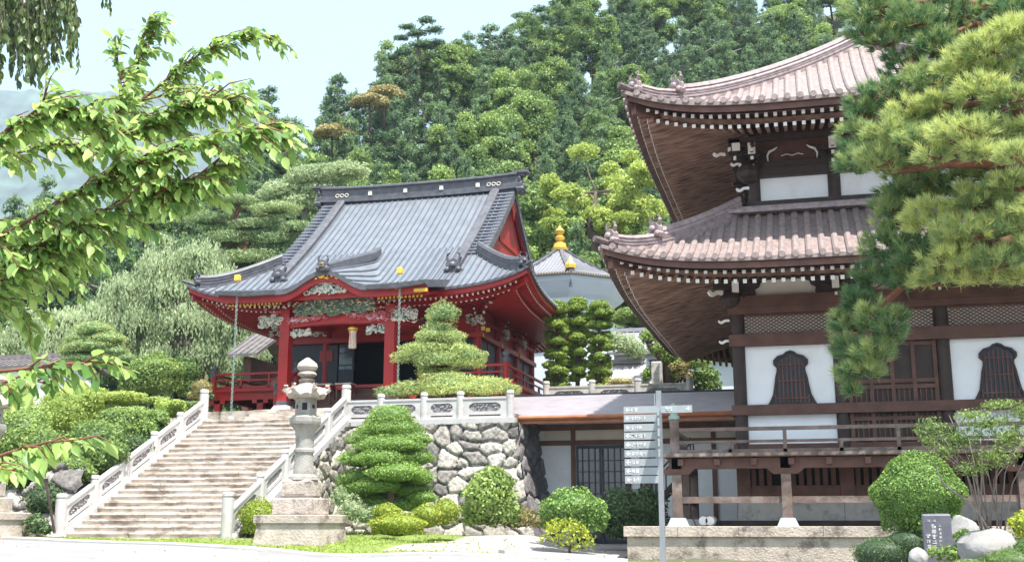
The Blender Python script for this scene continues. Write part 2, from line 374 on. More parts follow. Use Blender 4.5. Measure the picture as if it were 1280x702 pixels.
# grass blades
P = []
for _ in range(26000):
    x = random.uniform(-30, -8.6) if random.random() < .85 else random.uniform(-9, -4.8); y0 = kline(x)+.4; y = y0+(27.5-y0)*random.random()**1.2 if random.random() < .7 else random.uniform(y0, 31)
    if -19.6 < x < -14.3 and y > 26.6: continue
    if x > -9.4 and y > kline(x)+.9 and random.random() > .06: continue
    if sin(x*1.7+y)*cos(y*2.1-x*.6) > .45 and random.random() < .8: continue
    P.append((x, y, gz(x, y)+.03))
P = np.array(P); Nn = unit(np.tile((0., -.8, .35), (len(P), 1))+rng.normal(0, .4, (len(P), 3))); V, F = cards(P, Nn, .09, .3, .3, 0)
struct(npmesh('lawn_grass', V, F, rng.uniform(.2, 1, len(P)), 'grassleaf'), 'stuff', 'short patchy yellow-green lawn grass in front of the steps', 'grass')

# terrace slabs behind the retaining wall (masses of earth with stone paving on top)
mb = MB(); mb.box(-19.6, -8.75, 33.95, 43.6, -1, TZ); mb.box(-14.3, -8.72, 34.0, 43.6, -1, TZ-.01)
struct(mb.build('terrace', 'base'))
mb = MB(); mb.box(-10.15, -1.9, 38.62, 43.6, -1, 4.2); mb.box(-90, 60, 43.6, 60, -1, 4.5); mb.box(-90, -19.6, 35.4, 43.6, -1, TZ-.02)
struct(mb.build('upper_terrace', 'soil'))
mb = MB()                                                     # planted bank left of the steps
def bank(u, v):
    x = -90+u*70.45; y = 26.8+v*9.; return (x, y, -.5+3.85*sstep(-.05, .9, v)*(.85+.15*sin(x*.8)) if v < .98 else TZ)
mb.grid(bank, 60, 14); struct(mb.build('bank', 'soil', None, True))

# wooded hill: height follows the ridge line, distance from 60 to 145 m
SKP = [(-400,250),(0,232),(150,222),(270,205),(300,165),(330,110),(370,150),(420,95),(455,110),(480,60),(520,22),(560,40),(600,35),(640,40),(680,5),(720,-30),(800,-60),(900,-90),(1060,-120),(1700,-160)]
def sky_y(px): return float(np.interp(px, [p[0] for p in SKP], [p[1] for p in SKP]))
def hillF(py): return 60+85*max(0, (345-py))/470.
def hill_pt(px, py, drop=12.5): p = atF(px, py, hillF(py)); p[2] -= drop; return p
mb = MB(); cols = list(range(-700, 2000, 45)); rows = 16
def hillfn(i, j):
    px = cols[i]; ys = sky_y(px)+25; py = 345+(ys-345)*min(1, j/(rows-3))
    p = hill_pt(px, py)
    if j == 0: p = hill_pt(px, 345); p[2] = 4.3
    if j > rows-3: F = hypot(p[0], p[1]); k = 1+.5*(j-(rows-3)); p = np.array((p[0]*k, p[1]*k, p[2]*(1-.25*(j-(rows-3)))))
    return tuple(p)
nx = len(cols); mb.add([hillfn(i, j) for j in range(rows) for i in range(nx)], [(j*nx+i, j*nx+i+1, (j+1)*nx+i+1, (j+1)*nx+i) for j in range(rows-1) for i in range(nx-1)])
struct(mb.build('hill', 'soil', None, True))
# far mountain ridge, about 1.9 km off
MR = [(-500,150),(-150,125),(0,113),(100,114),(180,118),(215,100),(232,94),(250,112),(275,120),(297,122),(330,150),(420,230),(600,260),(900,280),(1500,300)]
mb = MB()
def mtn(u, v):
    px = -500+2000*u; y = float(np.interp(px, [m[0] for m in MR], [m[1] for m in MR])); y += 1.5*sin(px*.31)+1.2*sin(px*.13)
    if v <= .6:
        p = atF(px, y+(560-y)*(1-v/.6), 1250+650*v/.6)
        p[2] += 14*sin(px*.05+v*9)*sin(pi*v/.6)
    else: p = atF(px, y, 1900); p = np.array((p[0]*(1+.5*(v-.6)), p[1]*(1+.5*(v-.6)), p[2]*(1-2.4*(v-.6))))
    return tuple(p)
mb.grid(mtn, 160, 20); struct(mb.build('mountain', 'mountain', None, True))

# ---------------------------------------------------------------- stonework helpers
def rubble(fn, W_, H_, cell, res, bulge, seed, aspect=1.25, inside=None):
    """irregular stones: fn(u,v,h) -> point; returns V,F,v"""
    r = np.random.default_rng(seed); nu = max(2, int(W_/res)); nv = max(2, int(H_/res))
    cs = []; ny = int(H_/cell)+3; nxx = int(W_/(cell*aspect))+3
    for j in range(-1, ny):
        for i in range(-1, nxx): cs.append(((i+.5*(j % 2)+r.uniform(-.42, .42))*cell*aspect, (j+r.uniform(-.38, .38))*cell, r.random(), r.uniform(.75, 1.3)))
    C = np.array(cs); U, Vv = np.meshgrid(np.linspace(0, W_, nu+1), np.linspace(0, H_, nv+1)); G = np.stack([U.ravel(), Vv.ravel()], 1)
    Gw = G+.07*np.stack([np.sin(G[:, 1]*7+seed), np.sin(G[:, 0]*6)], 1)*cell
    D = np.sqrt((((Gw[:, None, :]-C[None, :, :2])/np.array((aspect, 1.)))**2).sum(2))/C[None, :, 3]
    o = np.argpartition(D, 1, axis=1)[:, :2]; d0 = D[np.arange(len(G)), o[:, 0]]; d1 = D[np.arange(len(G)), o[:, 1]]
    sw = d0 > d1; o0 = np.where(sw, o[:, 1], o[:, 0]); e = np.abs(d1-d0)/cell
    h = bulge*np.clip(e/.28, 0, 1)**.6+bulge*.35*(C[o0, 2]-.5)+.012*np.sin(G[:, 0]*31)*np.sin(G[:, 1]*27)-bulge*.25*(1-np.clip(e/.08, 0, 1))
    P = np.array([fn(g[0], g[1], hh) for g, hh in zip(G, h)])
    F = [(j*(nu+1)+i, j*(nu+1)+i+1, (j+1)*(nu+1)+i+1, (j+1)*(nu+1)+i) for j in range(nv) for i in range(nu)]
    F = np.array(F); fv = C[o0[F[:, 0]], 2]*.9+.1; groove = e[F].mean(1) < .06; fv = np.where(groove, .0, fv)
    if inside is not None: kp = np.array([inside(*G[f[0]]) for f in F]); F, fv = F[kp], fv[kp]
    return P, F, fv
def joined(name, lst, m, parent):
    V = []; Fs = []; v = []; o = 0
    for P, F, fv in lst: V.append(P); Fs.append(F+o); v.append(fv); o += len(P)
    return npmesh(name, np.concatenate(V), np.concatenate(Fs), np.concatenate(v), m, parent)
def post(mb, x, y, z0, z1, w=.26):
    mb.lathe((x, y, 0), [(w*.5, z0), (w*.5, z1-.16), (w*.42, z1-.15), (w*.42, z1-.12), (w*.5, z1-.10), (w*.5, z1-.04), (w*.38, z1)], 14)
def panel(mb, A, B, nrm, z0=.0, h=.72, carve=None):
    """carved slab between two posts: bottom ends A,B; nrm points to the viewer; sheared along a slope"""
    A = np.array(A, float); B = np.array(B, float); n = np.array(nrm, float)*.06
    def fr(u, v, k): return tuple(A+(B-A)*u+np.array((0, 0, z0+v*h))+n*(1 if k else -1))
    def rect(u0, u1, v0, v1): mb.prism([(u0, v0), (u1, v0), (u1, v1), (u0, v1)], fr)
    n2 = n*1.35
    def fr2(u, v, k): return tuple(A+(B-A)*u+np.array((0, 0, z0+v*h))+n2*(1 if k else -1))
    mb.prism([(0, .9), (1, .9), (1, .98), (.97, 1.), (.03, 1.), (0, .98)], fr2)       # top rail
    rect(0, 1, -.02, .10)                                                            # foot
    rect(0, .14, .10, .17); rect(.86, 1, .10, .17)                                    # slit between
    o = [(0, .17), (1, .17), (1, .90), (0, .90)]
    hole = [(.14, .45), (.20, .36), (.24, .32), (.76, .32), (.80, .36), (.86, .45), (.86, .60), (.80, .69), (.76, .73), (.24, .73), (.20, .69), (.14, .60)]
    oi = [0, 0, 0, 1, 1, 1, 2, 2, 2, 3, 3, 3]
    vs = [fr(u, v, k) for k in (0, 1) for u, v in o]+[fr(u, v, k) for k in (0, 1) for u, v in hole]; fs = []
    for k in (0, 1):
        ob = 4*k; hb = 8+12*k
        for i in range(12):
            j = (i+1) % 12
            if oi[i] == oi[j]: fs.append((ob+oi[i], hb+i, hb+j))
            else: fs.append((ob+oi[i], ob+oi[j], hb+j, hb+i))
    for i in range(12): j = (i+1) % 12; fs.append((8+i, 8+j, 20+j, 20+i))
    for i in range(4): j = (i+1) % 4; fs.append((i, j, 4+j, 4+i))
    mb.add(vs, fs)
    if carve is not None:
        n3 = n*.35
        def fr3(u, v, k): return tuple(A+(B-A)*u+np.array((0, 0, z0+v*h))+n3*(1 if k else -1))
        carve.prism([(.13, .31), (.87, .31), (.87, .74), (.13, .74)], fr3)
        for k in range(16):
            u = random.uniform(.2, .8); v = random.uniform(.4, .65); p = A+(B-A)*u+np.array((0, 0, z0+v*h))+n*.45
            carve.ball(p, .05, .03, .035, 6, 4)

# ---------------------------------------------------------------- main stone steps
NS = 22; Y0, Y1, ZB = 27., 34., -.36; RIS = (TZ-ZB)/NS; TR = (Y1-Y0)/NS; XL, XR = -19.28, -14.62
T = thing('stone_staircase', 'wide weathered stone staircase climbing to the red temple hall', 'staircase', (-16.95, 27, ZB))
mb = MB()
for i in range(NS):
    z1 = ZB+RIS*(i+1); y = Y0+TR*i; x = XL-.05
    while x < XR+.05:                                          # each step is laid from several blocks
        w = random.uniform(.9, 1.9); x2 = min(XR+.05, x+w)
        if XR+.05-x2 < .5: x2 = XR+.05
        dz = random.uniform(-.006, .006); dy = random.uniform(-.008, .008)
        mb.add([(x+.003, y+dy-.025, z1-.05+dz), (x2-.003, y+dy-.025, z1-.05+dz), (x2-.003, y+dy-.015, z1+dz), (x+.003, y+dy-.015, z1+dz), (x+.003, Y0+TR*(i+1)+.05, z1+dz), (x2-.003, Y0+TR*(i+1)+.05, z1+dz),
                (x+.003, y+dy, z1-.055+dz), (x2-.003, y+dy, z1-.055+dz), (x+.003, y+dy, z1-RIS-.03), (x2-.003, y+dy, z1-RIS-.03)],
               [(0, 1, 2, 3), (3, 2, 5, 4), (6, 7, 1, 0), (8, 9, 7, 6)]); x = x2
mb.box(XL-.9, XR+.9, Y0-.42, Y0, ZB-.2, ZB+.02)
mb.build('step', 'stair', T)
for sx, nm in ((XL-.24, 0), (XR+.24, 1)):                       # sloping side kerbs
    mb = MB(); mb.prism([(Y0-.35, ZB-.3), (Y0-.35, ZB+.06), (Y0+.1, ZB+.28), (Y1, TZ+.1), (Y1+.3, TZ+.1), (Y1+.3, -.6)], lambda u, v, k: (sx+(.2 if k else -.2), u, v))
    mb.build('side_kerb', 'marble', T)
def slope_z(y): return ZB+.24+(TZ+.08-ZB-.24)*(y-Y0)/(Y1-Y0)
for nm, sx, lab, tops in (('left', XL-.2, 'white stone balustrade on the left side of the staircase', 5), ('right', XR+.22, 'white stone balustrade on the right side of the staircase behind the lantern', 5)):
    T = thing('stone_balustrade', lab, 'balustrade', (sx, Y0, ZB), 'stone balustrades')
    ys = [Y0-.12+(Y1-Y0+.1)*i/tops for i in range(tops+1)]
    if nm == 'right': ys[0] -= .3
    for i, y in enumerate(ys):
        m_ = MB(); z = slope_z(max(y, Y0-.1)); post(m_, sx, y, z-.7 if i == 0 else z-.1, z+(.98 if i in (0, tops) else .82), .3 if i in (0, tops) else .24); m_.build('post', 'marble', T, 'auto')
    for a, b in zip(ys[:-1], ys[1:]):
        m_ = MB(); c_ = MB(); panel(m_, (sx, a+.1, slope_z(a+.1)+.02), (sx, b-.1, slope_z(b-.1)+.02), (1 if nm == 'left' else -1, 0, 0), .0, .62, c_)
        p_ = m_.build('panel', 'marble', T); c_.build('carved_inset', 'carved', p_)
# balustrade along the top of the retaining wall
T = thing('stone_balustrade', 'white stone balustrade along the top of the rubble retaining wall under the pine', 'balustrade', (-12, 34, TZ), 'stone balustrades')
xs = [-14.4, -13.17, -11.72, -10.53, -8.92]
for i, x in enumerate(xs):
    if i: m_ = MB(); post(m_, x, 33.9, TZ-.3, TZ+.72, .24); m_.build('post', 'marble', T, 'auto')
for i, (a, b) in enumerate(zip(xs[:-1], xs[1:])):
    m_ = MB(); c_ = MB(); panel(m_, (a+.1, 33.9, TZ-.13), (b-.1, 33.9, TZ-.13), (0, -1, 0), .0, .66, c_); p_ = m_.build('panel', 'marble', T); c_.build('carved_inset', 'carved', p_)
m_ = MB(); m_.box(-14.7, -8.72, 33.72, 34.1, TZ-.30, TZ-.14); m_.build('coping', 'marble', T)
# balustrade behind the low annex, on the upper terrace
T = thing('stone_balustrade', 'stone balustrade on the upper terrace above the low annex roof', 'balustrade', (-7, 43.9, 4.5), 'stone balustrades')
xs = [at(px, 476, 43.9)[0] for px in (683, 740, 797, 862)]; xs = xs
for x in xs: m_ = MB(); post(m_, x, 43.9, 4.4, 5.56, .28); m_.build('post', 'stone', T, 'auto')
for a, b in zip(xs[:-1], xs[1:]):
    m_ = MB(); c_ = MB(); panel(m_, (a+.12, 43.9, 4.62), (b-.12, 43.9, 4.62), (0, -1, 0), .0, .72, c_); p_ = m_.build('panel', 'stone', T); c_.build('carved_inset', 'carved', p_)

# ---------------------------------------------------------------- rubble retaining wall
T = thing('retaining_wall', 'battered rubble retaining wall of big mortarless boulders beside the steps', 'stone wall', (-11.5, 33.5, -.4))
zt = TZ-.28
def ff(u, v, h):                                             # front: right edge leans out at the foot
    k = 1-v/3.9; xr = -8.72+.85*k**1.6; x = -14.5+(xr+14.58)*u/5.8; return (x, 33.82-.9*k**1.4-h, -.75+v*(zt+.75)/3.9)
def fs_(u, v, h): k = 1-v/3.9; return (-8.74+.85*k**1.6+h*.8, 33.72-.9*k**1.4+u*(37.6-33.82+.9*k**1.4)/3.8, -.75+v*(zt+.75)/3.9)
joined('stone_face', [rubble(ff, 5.8, 3.9, .45, .04, .12, 5)], 'rubble', T)
joined('side_face', [rubble(fs_, 3.8, 3.9, .62, .05, .15, 9)], 'rubbleshade', T)
def fl(u, v, h): return (XR+.46+h+.5*(1-v/3.9)*0, 26.9+u, -.6+v)
joined('stair_flank', [rubble(fl, 7.2, 3.9, .42, .05, .1, 14, inside=lambda u, v: -.6+v < slope_z(26.9+u)-.12)], 'rubble', T)
# boulder facing left of the steps
T = thing('boulder_wall', 'rough boulder facing of the planted bank left of the staircase foot', 'stone wall', (-20.5, 27, -.4))
def fb(u, v, h): k = v/2.2; return (-23.2+u, 26.9+1.1*k-h+.25*sin(u*2), -.55+v)
joined('stone_face', [rubble(fb, 3.6, 2.3, .6, .06, .22, 21, inside=lambda u, v: v < .55+.5*u+.2*sin(u*5))], 'rubble', T)
# ---------------------------------------------------------------- temple roofs
class Roof:
    def __init__(s, cx, cy, hx, hy, ze, zt, up, run, a=.6, gx=None, pw=5, k=2.):
        s.__dict__.update(cx=cx, cy=cy, hx=hx, hy=hy, ze=ze, zt=zt, up=up, run=run, a=a, gx=gx, pw=pw, k=k)
    def z(s, x, y):
        dx = s.hx-abs(x-s.cx); dy = s.hy-abs(y-s.cy)
        d = dy if (s.gx and abs(x-s.cx) <= s.gx+1e-5) else min(dx, dy)
        t = max(0, d)/s.run; e = (abs(x-s.cx)/s.hx)*(abs(y-s.cy)/s.hy)
        return s.ze+(s.zt-s.ze)*(s.a*t+(1-s.a)*t**s.k)+s.up*max(0, e)**s.pw
    def lim(s, side, w):                                     # inward run of side F/B/L/R at lateral offset w
        if side in 'FB':
            if s.gx and abs(w) <= s.gx: return s.hy if s.gx else s.run
            return min(s.run, s.hx-abs(w))
        m = s.run if not s.gx else s.hx-s.gx-.002
        return min(m, s.hy-abs(w))
    def pt(s, side, w, d, dz=0.):
        if side == 'F': x, y = s.cx+w, s.cy-s.hy+d
        if side == 'B': x, y = s.cx-w, s.cy+s.hy-d
        if side == 'L': x, y = s.cx-s.hx+d, s.cy-w
        if side == 'R': x, y = s.cx+s.hx-d, s.cy+w
        return (x, y, s.z(x, y)+dz)
    def surface(s, mb, nw=40, nd=10):
        for side in 'FBLR':
            h = s.hx if side in 'FB' else s.hy
            ws = sorted(set([-h+2*h*i/nw for i in range(nw+1)]+([s.gx, -s.gx, s.gx+.001, -s.gx-.001] if s.gx and side in 'FB' else [])))
            for a, b in zip(ws[:-1], ws[1:]):
                if b-a < .01: continue
                la, lb = s.lim(side, a*.9999), s.lim(side, b*.9999)
                if s.gx and side in 'FB':
                    mid = (a+b)/2
                    if abs(mid) < s.gx: la = lb = s.hy
                    else: la, lb = [max(0, s.hx-abs(q)) for q in (a, b)]
                mb.add([s.pt(side, w_, l_*j/nd) for j in range(nd+1) for w_, l_ in ((a, la), (b, lb))], [(2*j, 2*j+1, 2*j+3, 2*j+2) for j in range(nd)])
    def ribs(s, mb, sp, r, n=6, ext=.06, sides='FBLR', nd=9, cap=None, skip=None, half=True):
        for side in sides:
            h = s.hx if side in 'FB' else s.hy; k = int((h-.12)/sp)
            for i in range(-k, k+1):
                w = i*sp
                if abs(w) > h-.1: continue
                L_ = s.lim(side, w)
                if L_ < .12: continue
                path = [s.pt(side, w, d, r*.35) for d in [L_*j/nd for j in range(nd+1)]]
                if skip and skip(side, w): path = [p for p in path if not skip(side, w, p)]
                if len(path) < 2: continue
                p0 = np.array(path[0]); dr = unit(p0-np.array(path[1])); dr[2] *= .5; path[0] = tuple(p0+dr*ext)
                ax = np.array((1, 0, 0)) if side in 'FB' else np.array((0, 1, 0)); rings = []
                for p in path: rings.append([tuple(np.array(p)+ax*cos(q)*r+np.array((0, 0, 1))*sin(q)*r) for q in [2*pi*j/n+pi/n for j in range(n)]])
                mb.loft(rings, True)
    def edge(s, mb, z0, z1, inset=0., nn=44, th=.06):        # eave board all round
        for side in 'FBLR':
            h = (s.hx if side in 'FB' else s.hy)
            pa = []
            for i in range(nn+1):
                w = -h+2*h*i/nn; k = 1-inset/h; p = s.pt(side, w, 0); x = s.cx+(p[0]-s.cx)*(1-inset/s.hx); y = s.cy+(p[1]-s.cy)*(1-inset/s.hy); pa.append((x, y, p[2]))
            mb.sweep(pa, [(-th/2, z0), (th/2, z0), (th/2, z1), (-th/2, z1)])
    def soffit_pt(s, side, w, f, body, drop, rise):         # f 0 at eave .. 1 at the body wall
        bx, by = body; h = s.hx if side in 'FB' else s.hy
        q = w/h; e = s.pt(side, w, 0, -drop)
        if side in 'FB': x1 = s.cx+(e[0]-s.cx)*bx/s.hx; y1 = s.cy+(by if side == 'B' else -by)
        else: y1 = s.cy+(e[1]-s.cy)*by/s.hy; x1 = s.cx+(bx if side == 'R' else -bx)
        z1 = s.ze-drop+rise; return np.array((e[0]+(x1-e[0])*f, e[1]+(y1-e[1])*f, e[2]*(1-f)+z1*f))
    def soffit(s, mb, body, drop, rise, nn=36, nd=4, f0=.02):
        for side in 'FBLR':
            h = s.hx if side in 'FB' else s.hy
            mb.grid(lambda u, v: tuple(s.soffit_pt(side, -h+2*h*u, f0+(1-f0)*v, body, drop, rise)), nn, nd)
    def rafters(s, mb, me, body, drop, rise, sp, w=.07, hh=.08, f0=.05, f1=1., sides='FBLR', cap=.5, lower=0.):
        for side in sides:
            h = s.hx if side in 'FB' else s.hy; oh = (s.hy-body[1]) if side in 'FB' else (s.hx-body[0]); bl = body[0] if side in 'FB' else body[1]
            k = int((h-.15)/sp)
            for i in range(-k, k+1):
                wv = i*sp+sp*.5*0
                # parallel rafters: run straight inwards; stop on the hip line
                L_ = min(oh, h-abs(wv)) if abs(wv) > bl else oh
                if L_ < f0*oh+.12: continue
                def pos(dist):
                    e = s.pt(side, wv, 0); 
                    f = dist/oh; sc = 1/(1-f*(1-bl/h)) if True else 1
                    wq = max(-h, min(h, wv*1.0/(1-f+f*bl/h))); z = s.soffit_pt(side, wq, f, body, drop, rise)[2]
                    q = s.pt(side, wv, dist); return (q[0], q[1], z-hh/2-.004-lower)
                a, b = pos(f0*oh), pos(min(L_, f1*oh))
                mb.beam(a, b, w, hh)
                if me is not None:
                    dr = unit(np.array(a)-np.array(b)); me.beam(tuple(np.array(a)+dr*.012), tuple(np.array(a)-dr*.004), w*1.02, hh*1.02)
def merge(a, b):
    n = len(a.v); a.v += b.v; a.f += [tuple(n+q for q in f) for f in b.f]; a.mi += [1]*len(b.f); return a
def hip_ridge(mb, R, sxx, syy, d0, d1, w, h, n=12, z0=0.):
    pa = [(R.cx+sxx*(R.hx-d), R.cy+syy*(R.hy-d), R.z(R.cx+sxx*(R.hx-d-.0), R.cy+syy*(R.hy-d-.0))+z0) for d in [d0+(d1-d0)*i/n for i in range(n+1)]]
    sec = [(w*.5, -.12), (w*.5, h*.2), (w*.56, h*.2), (w*.56, h*.28), (w*.42, h*.28), (w*.42, h*.46), (w*.5, h*.46), (w*.5, h*.54), (w*.36, h*.54), (w*.36, h*.72), (w*.46, h*.72), (w*.3, h*.95), (0, h)]; mb.mark(); mb.sweep(pa, sec+[(-a, b) for a, b in sec[-2::-1]])
    return pa
def oni(mb, p, d, s=1.):                                      # ridge-end tile: shield, cheeks, curled horns; d = outward direction
    mb.mark(); p = np.array(p, float); d = unit(np.array((d[0], d[1], 0.))); sd = np.array((d[1], -d[0], 0)); up = np.array((0, 0, 1.))
    poly = [(-.30,0),(-.34,.12),(-.24,.2),(-.26,.34),(-.14,.46),(0,.52),(.14,.46),(.26,.34),(.24,.2),(.34,.12),(.30,0)]
    mb.prism(poly, lambda u, v, k: tuple(p+sd*u*s+up*v*s+d*(.1 if k else -.1)*s))
    for q in (-1, 1):
        mb.tube([p+sd*q*.16*s+up*.4*s, p+sd*q*.24*s+up*.56*s, p+sd*q*.20*s+up*.7*s, p+sd*q*.1*s+up*.74*s], [.07*s, .06*s, .04*s, .015*s], 6)
        mb.ball(p+sd*q*.2*s+up*.12*s+d*.1*s, .1*s, .1*s, .1*s, 8, 5)
    mb.ball(p+up*.28*s+d*.12*s, .12*s, .12*s, .12*s, 8, 5)

def bracket(mb, mw, p, d, s=1., tiers=3):
    mb.mark()
    if mw is not None: mw.mark()
    """corbelled bracket set stepping out in direction d; mw takes the white painted ends"""
    p = np.array(p, float); d = np.array((d[0], d[1], 0.), float); sd = np.array((d[1], -d[0], 0))
    up = np.array((0, 0, 1.))
    def bx(c, a, b, h, m=None): (m or mb).prism([(-a/2, -b/2), (a/2, -b/2), (a/2, b/2), (-a/2, b/2)], lambda u, v, k: tuple(c+sd*u+unit(d)*v+up*(h if k else 0)))
    for t in range(tiers):
        c = p+d*(.22*t*s)+up*(.26*t*s); w = (.9+.12*t)*s
        bx(c, .26*s, .26*s, .13*s)
        arm = c+up*.13*s
        pl = [(-w/2, .13), (-w/2, .08), (-w*.35, 0), (w*.35, 0), (w/2, .08), (w/2, .13)]
        mb.prism([(u, v*s) for u, v in pl], lambda u, v, k: tuple(arm+sd*u+up*v+unit(d)*(.06 if k else -.06)*s))
        bx(c+up*.12*s+unit(d)*.25*s, .11*s, .6*s, .13*s)
        if mw is not None: bx(c+up*.12*s+unit(d)*.555*s, .115*s, .02*s, .135*s, mw)
        for q in (-.42, 0, .42):
            bx(arm+sd*q*w+up*.13*s, .17*s, .17*s, .09*s)
def snout(mb, p, d, s=1.):                                    # white carved beam nose curling up
    p = np.array(p, float); d = unit(np.array((d[0], d[1], 0.))); up = np.array((0, 0, 1.)); sd = np.array((d[1], -d[0], 0))
    poly = [(0,0),(.2,.02),(.42,-.1),(.55,-.06),(.62,.04),(.56,.12),(.5,.06),(.42,.04),(.3,.12),(.15,.14),(0,.13)]
    mb.prism([(u*s, v*s) for u, v in poly], lambda u, v, k: tuple(p+d*u+up*v+sd*(.05 if k else -.05)*s))

def bell_window(T, x, y, z0, w, h):                           # katomado: pointed bell outline, frame + lattice
    half = [(0, 1.0), (.10, .975), (.16, .93), (.30, .90), (.40, .82), (.40, .74), (.33, .68), (.33, .62), (.37, .5), (.40, .35), (.44, .18), (.52, .05), (.56, 0)]
    out = [(-a, b) for a, b in half[::-1]]+half[1:]
    def sc(k, dz=0.): return [(a*w*k, dz+b*h*(1 if dz == 0 else (1-dz/h*1.6))) for a, b in out]
    o = MB(); A = sc(1.); B = [(a*.86, .035+b*.93) for a, b in A]; n = len(A)
    fr = lambda u, v, yy: (x+u, yy, z0+v)
    vs = [fr(u, v, y-.07) for u, v in A]+[fr(u, v, y-.07) for u, v in B]+[fr(u, v, y+.02) for u, v in A]+[fr(u, v, y+.02) for u, v in B]
    fs = []
    for i in range(n):
        j = (i+1) % n; fs += [(i, j, n+j, n+i), (2*n+i, 2*n+j, j, i), (n+i, n+j, 3*n+j, 3*n+i)]
    o.add(vs, fs); f = o.build('bell_window', 'wooddark', T)
    b = MB(); b.prism(B, lambda u, v, k: (x+u, y-(.012 if k else 0), z0+v)); b.build('pane', 'navy', f)
    b = MB()
    for i in range(-4, 5):
        u = i*w*.095; hh = max(v for a, v in B if abs(a) > abs(u)*.98)
        b.box(x+u-.018, x+u+.018, y-.05, y-.02, z0+.04, z0+hh*.97)
    for v in (.1, .42, .72): hw = [a for a, bb in B if a > 0 and bb >= v*h*.93]; b.box(x-(.36 if v < .2 else .3)*w, x+(.36 if v < .2 else .3)*w, y-.055, y-.015, z0+v*h, z0+v*h+.035)
    b.build('lattice', 'woodred', f)

# ================================================================ two-storey library pagoda at the right
PX, PY, BY, UBY = 2.1, 36.1, 5.5, 4.93
T = thing('wooden_tower', 'dark timber two-storey temple tower with curled tiled roofs and bell-shaped windows', 'temple', (PX, PY, -.9)); TT = T
# stone podium
m_ = MB(); m_.box(-4.6, 8.8, 29.0, 37.0, -1.3, -.3); m_.build('podium', 'base', T)
m_ = MB(); x = -4.68
while x < 8.8: w = random.uniform(1.3, 2.1); m_.cbox((min(8.85, x+w)/2+x/2, 29.5, -.17), min(8.85, x+w)-x-.01, 1.15, .26, .012); x += w
m_.box(-4.66, 8.85, 30.05, 37.1, -.3, -.045); m_.build('podium_coping', 'base', T)
posts = [-1.75, .83, 3.38, 5.95]
# ground level under the floor: plinth, sill, slats, veranda posts
m_ = MB(); m_.box(-1.9, 6.1, 30.5, 41.6, -.045, .66); m_.build('plinth', 'stone', T)
m_ = MB()
for i in range(3): m_.box(-1.95+2.67*i, -1.95+2.67*i+.01, 30.49, 30.5, -.04, .6)
m_.box(-2.5, 6.7, 30.2, 30.5, -.04, .10); m_.build('plinth_dark_line', 'wooddark', T)  # dark lines at the joints and a dark strip along the plinth foot
m_ = MB(); m_.box(-1.9, 6.1, 30.42, 30.62, .72, .98); m_.box(-1.9, 6.1, 30.42, 30.62, 1.5, 1.78)
for p in posts: m_.box(p-.17, p+.17, 30.36, 30.7, .66, 1.78)
for yy in (33.35, 36.1, 38.85, 41.6): m_.box(-1.95, -1.6, yy-.17, yy+.17, .6, 1.78)
m_.box(-1.9, -1.7, 30.6, 41.6, .72, .98); m_.build('sill', 'woodred', T)
m_ = MB()
x = -1.5
while x < 6:
    if not (-1.0 < x < -.72): m_.box(x-.06, x+.06, 30.5, 30.58, .98, 1.5)
    x += .2
m_.build('underfloor_slats', 'woodred', T)
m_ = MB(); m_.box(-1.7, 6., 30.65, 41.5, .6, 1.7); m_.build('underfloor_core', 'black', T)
m_ = MB(); pads = MB()
vp = [-3.32, -.65, 2.05, 4.75, 7.45]
for i, x in enumerate(vp):
    m_.box(x-.12, x+.12, 28.98+.05, 29.29, .14, 1.62); pads.loft([[(x+a*.26, 29.16+b*.2, -.04) for a, b in ((-1,-1),(1,-1),(1,1),(-1,1))], [(x+a*.17, 29.16+b*.15, .16) for a, b in ((-1,-1),(1,-1),(1,1),(-1,1))]])
for y in (31.0, 33.2):
    m_.box(-3.44, -3.2, y-.12, y+.12, .1, 1.62); pads.loft([[(-3.32+a*.26, y+b*.26, -.04) for a, b in ((-1,-1),(1,-1),(1,1),(-1,1))], [(-3.32+a*.17, y+b*.17, .14) for a, b in ((-1,-1),(1,-1),(1,1),(-1,1))]])
m_.pieces('veranda_post', 'woodgrey', T); pads.pieces('post_base', 'marble', T)
m_ = MB(); m_.box(-3.3, 7.4, 29.1, 29.2, .52, .68); m_.box(-3.37, -3.27, 29.1, 33.2, .52, .68)       # tie rail low
m_.pieces('low_rail', 'woodgrey', T)
m_ = MB(); m_.box(-3.5, 7.6, 29.03, 29.28, 1.36, 1.62); m_.box(-3.45, -3.2, 29.1, 33.3, 1.36, 1.6)
for x in np.arange(-3.2, 7.4, .9): m_.box(x-.07, x+.07, 28.92, 30.5, 1.44, 1.6)
for x in vp: m_.prism([(-.45, .0), (-.3, -.14), (.3, -.14), (.45, 0)], lambda u, v, k: (x+u, 29.02+(.28 if k else 0), 1.36+v))
m_.build('veranda_beam', 'woodred', T)
m_ = MB(); x = -3.62
while x < 7.75: m_.box(x, x+.24, 28.86, 30.6, 1.64, 1.72); x += .25
y = 29.
while y < 31.6: m_.box(-3.64, -1.9, y+1.62, y+1.86, 1.64, 1.72); y += .25
m_.box(-3.66, 7.8, 28.84, 28.9, 1.66, 1.74); m_.build('veranda_floor', 'woodgrey', T)
R_ = MB(); yR = 29.02
for a, b in ((1.78, .1), (2.02, .07), (2.3, .09)): R_.box(-3.3, 7.6, yR-b/2, yR+b/2, a-b/2+(.03 if a > 2.2 else 0), a+b/2+(.03 if a > 2.2 else 0)); R_.box(-3.36-b/2, -3.36+b/2, yR, 33.2, a-b/2, a+b/2)
for i, x in enumerate(np.arange(-3.3, 7.6, 1.335)): R_.box(x-.045, x+.045, yR-.05, yR+.05, 1.72, 2.28 if i % 2 == 0 else 2.02)
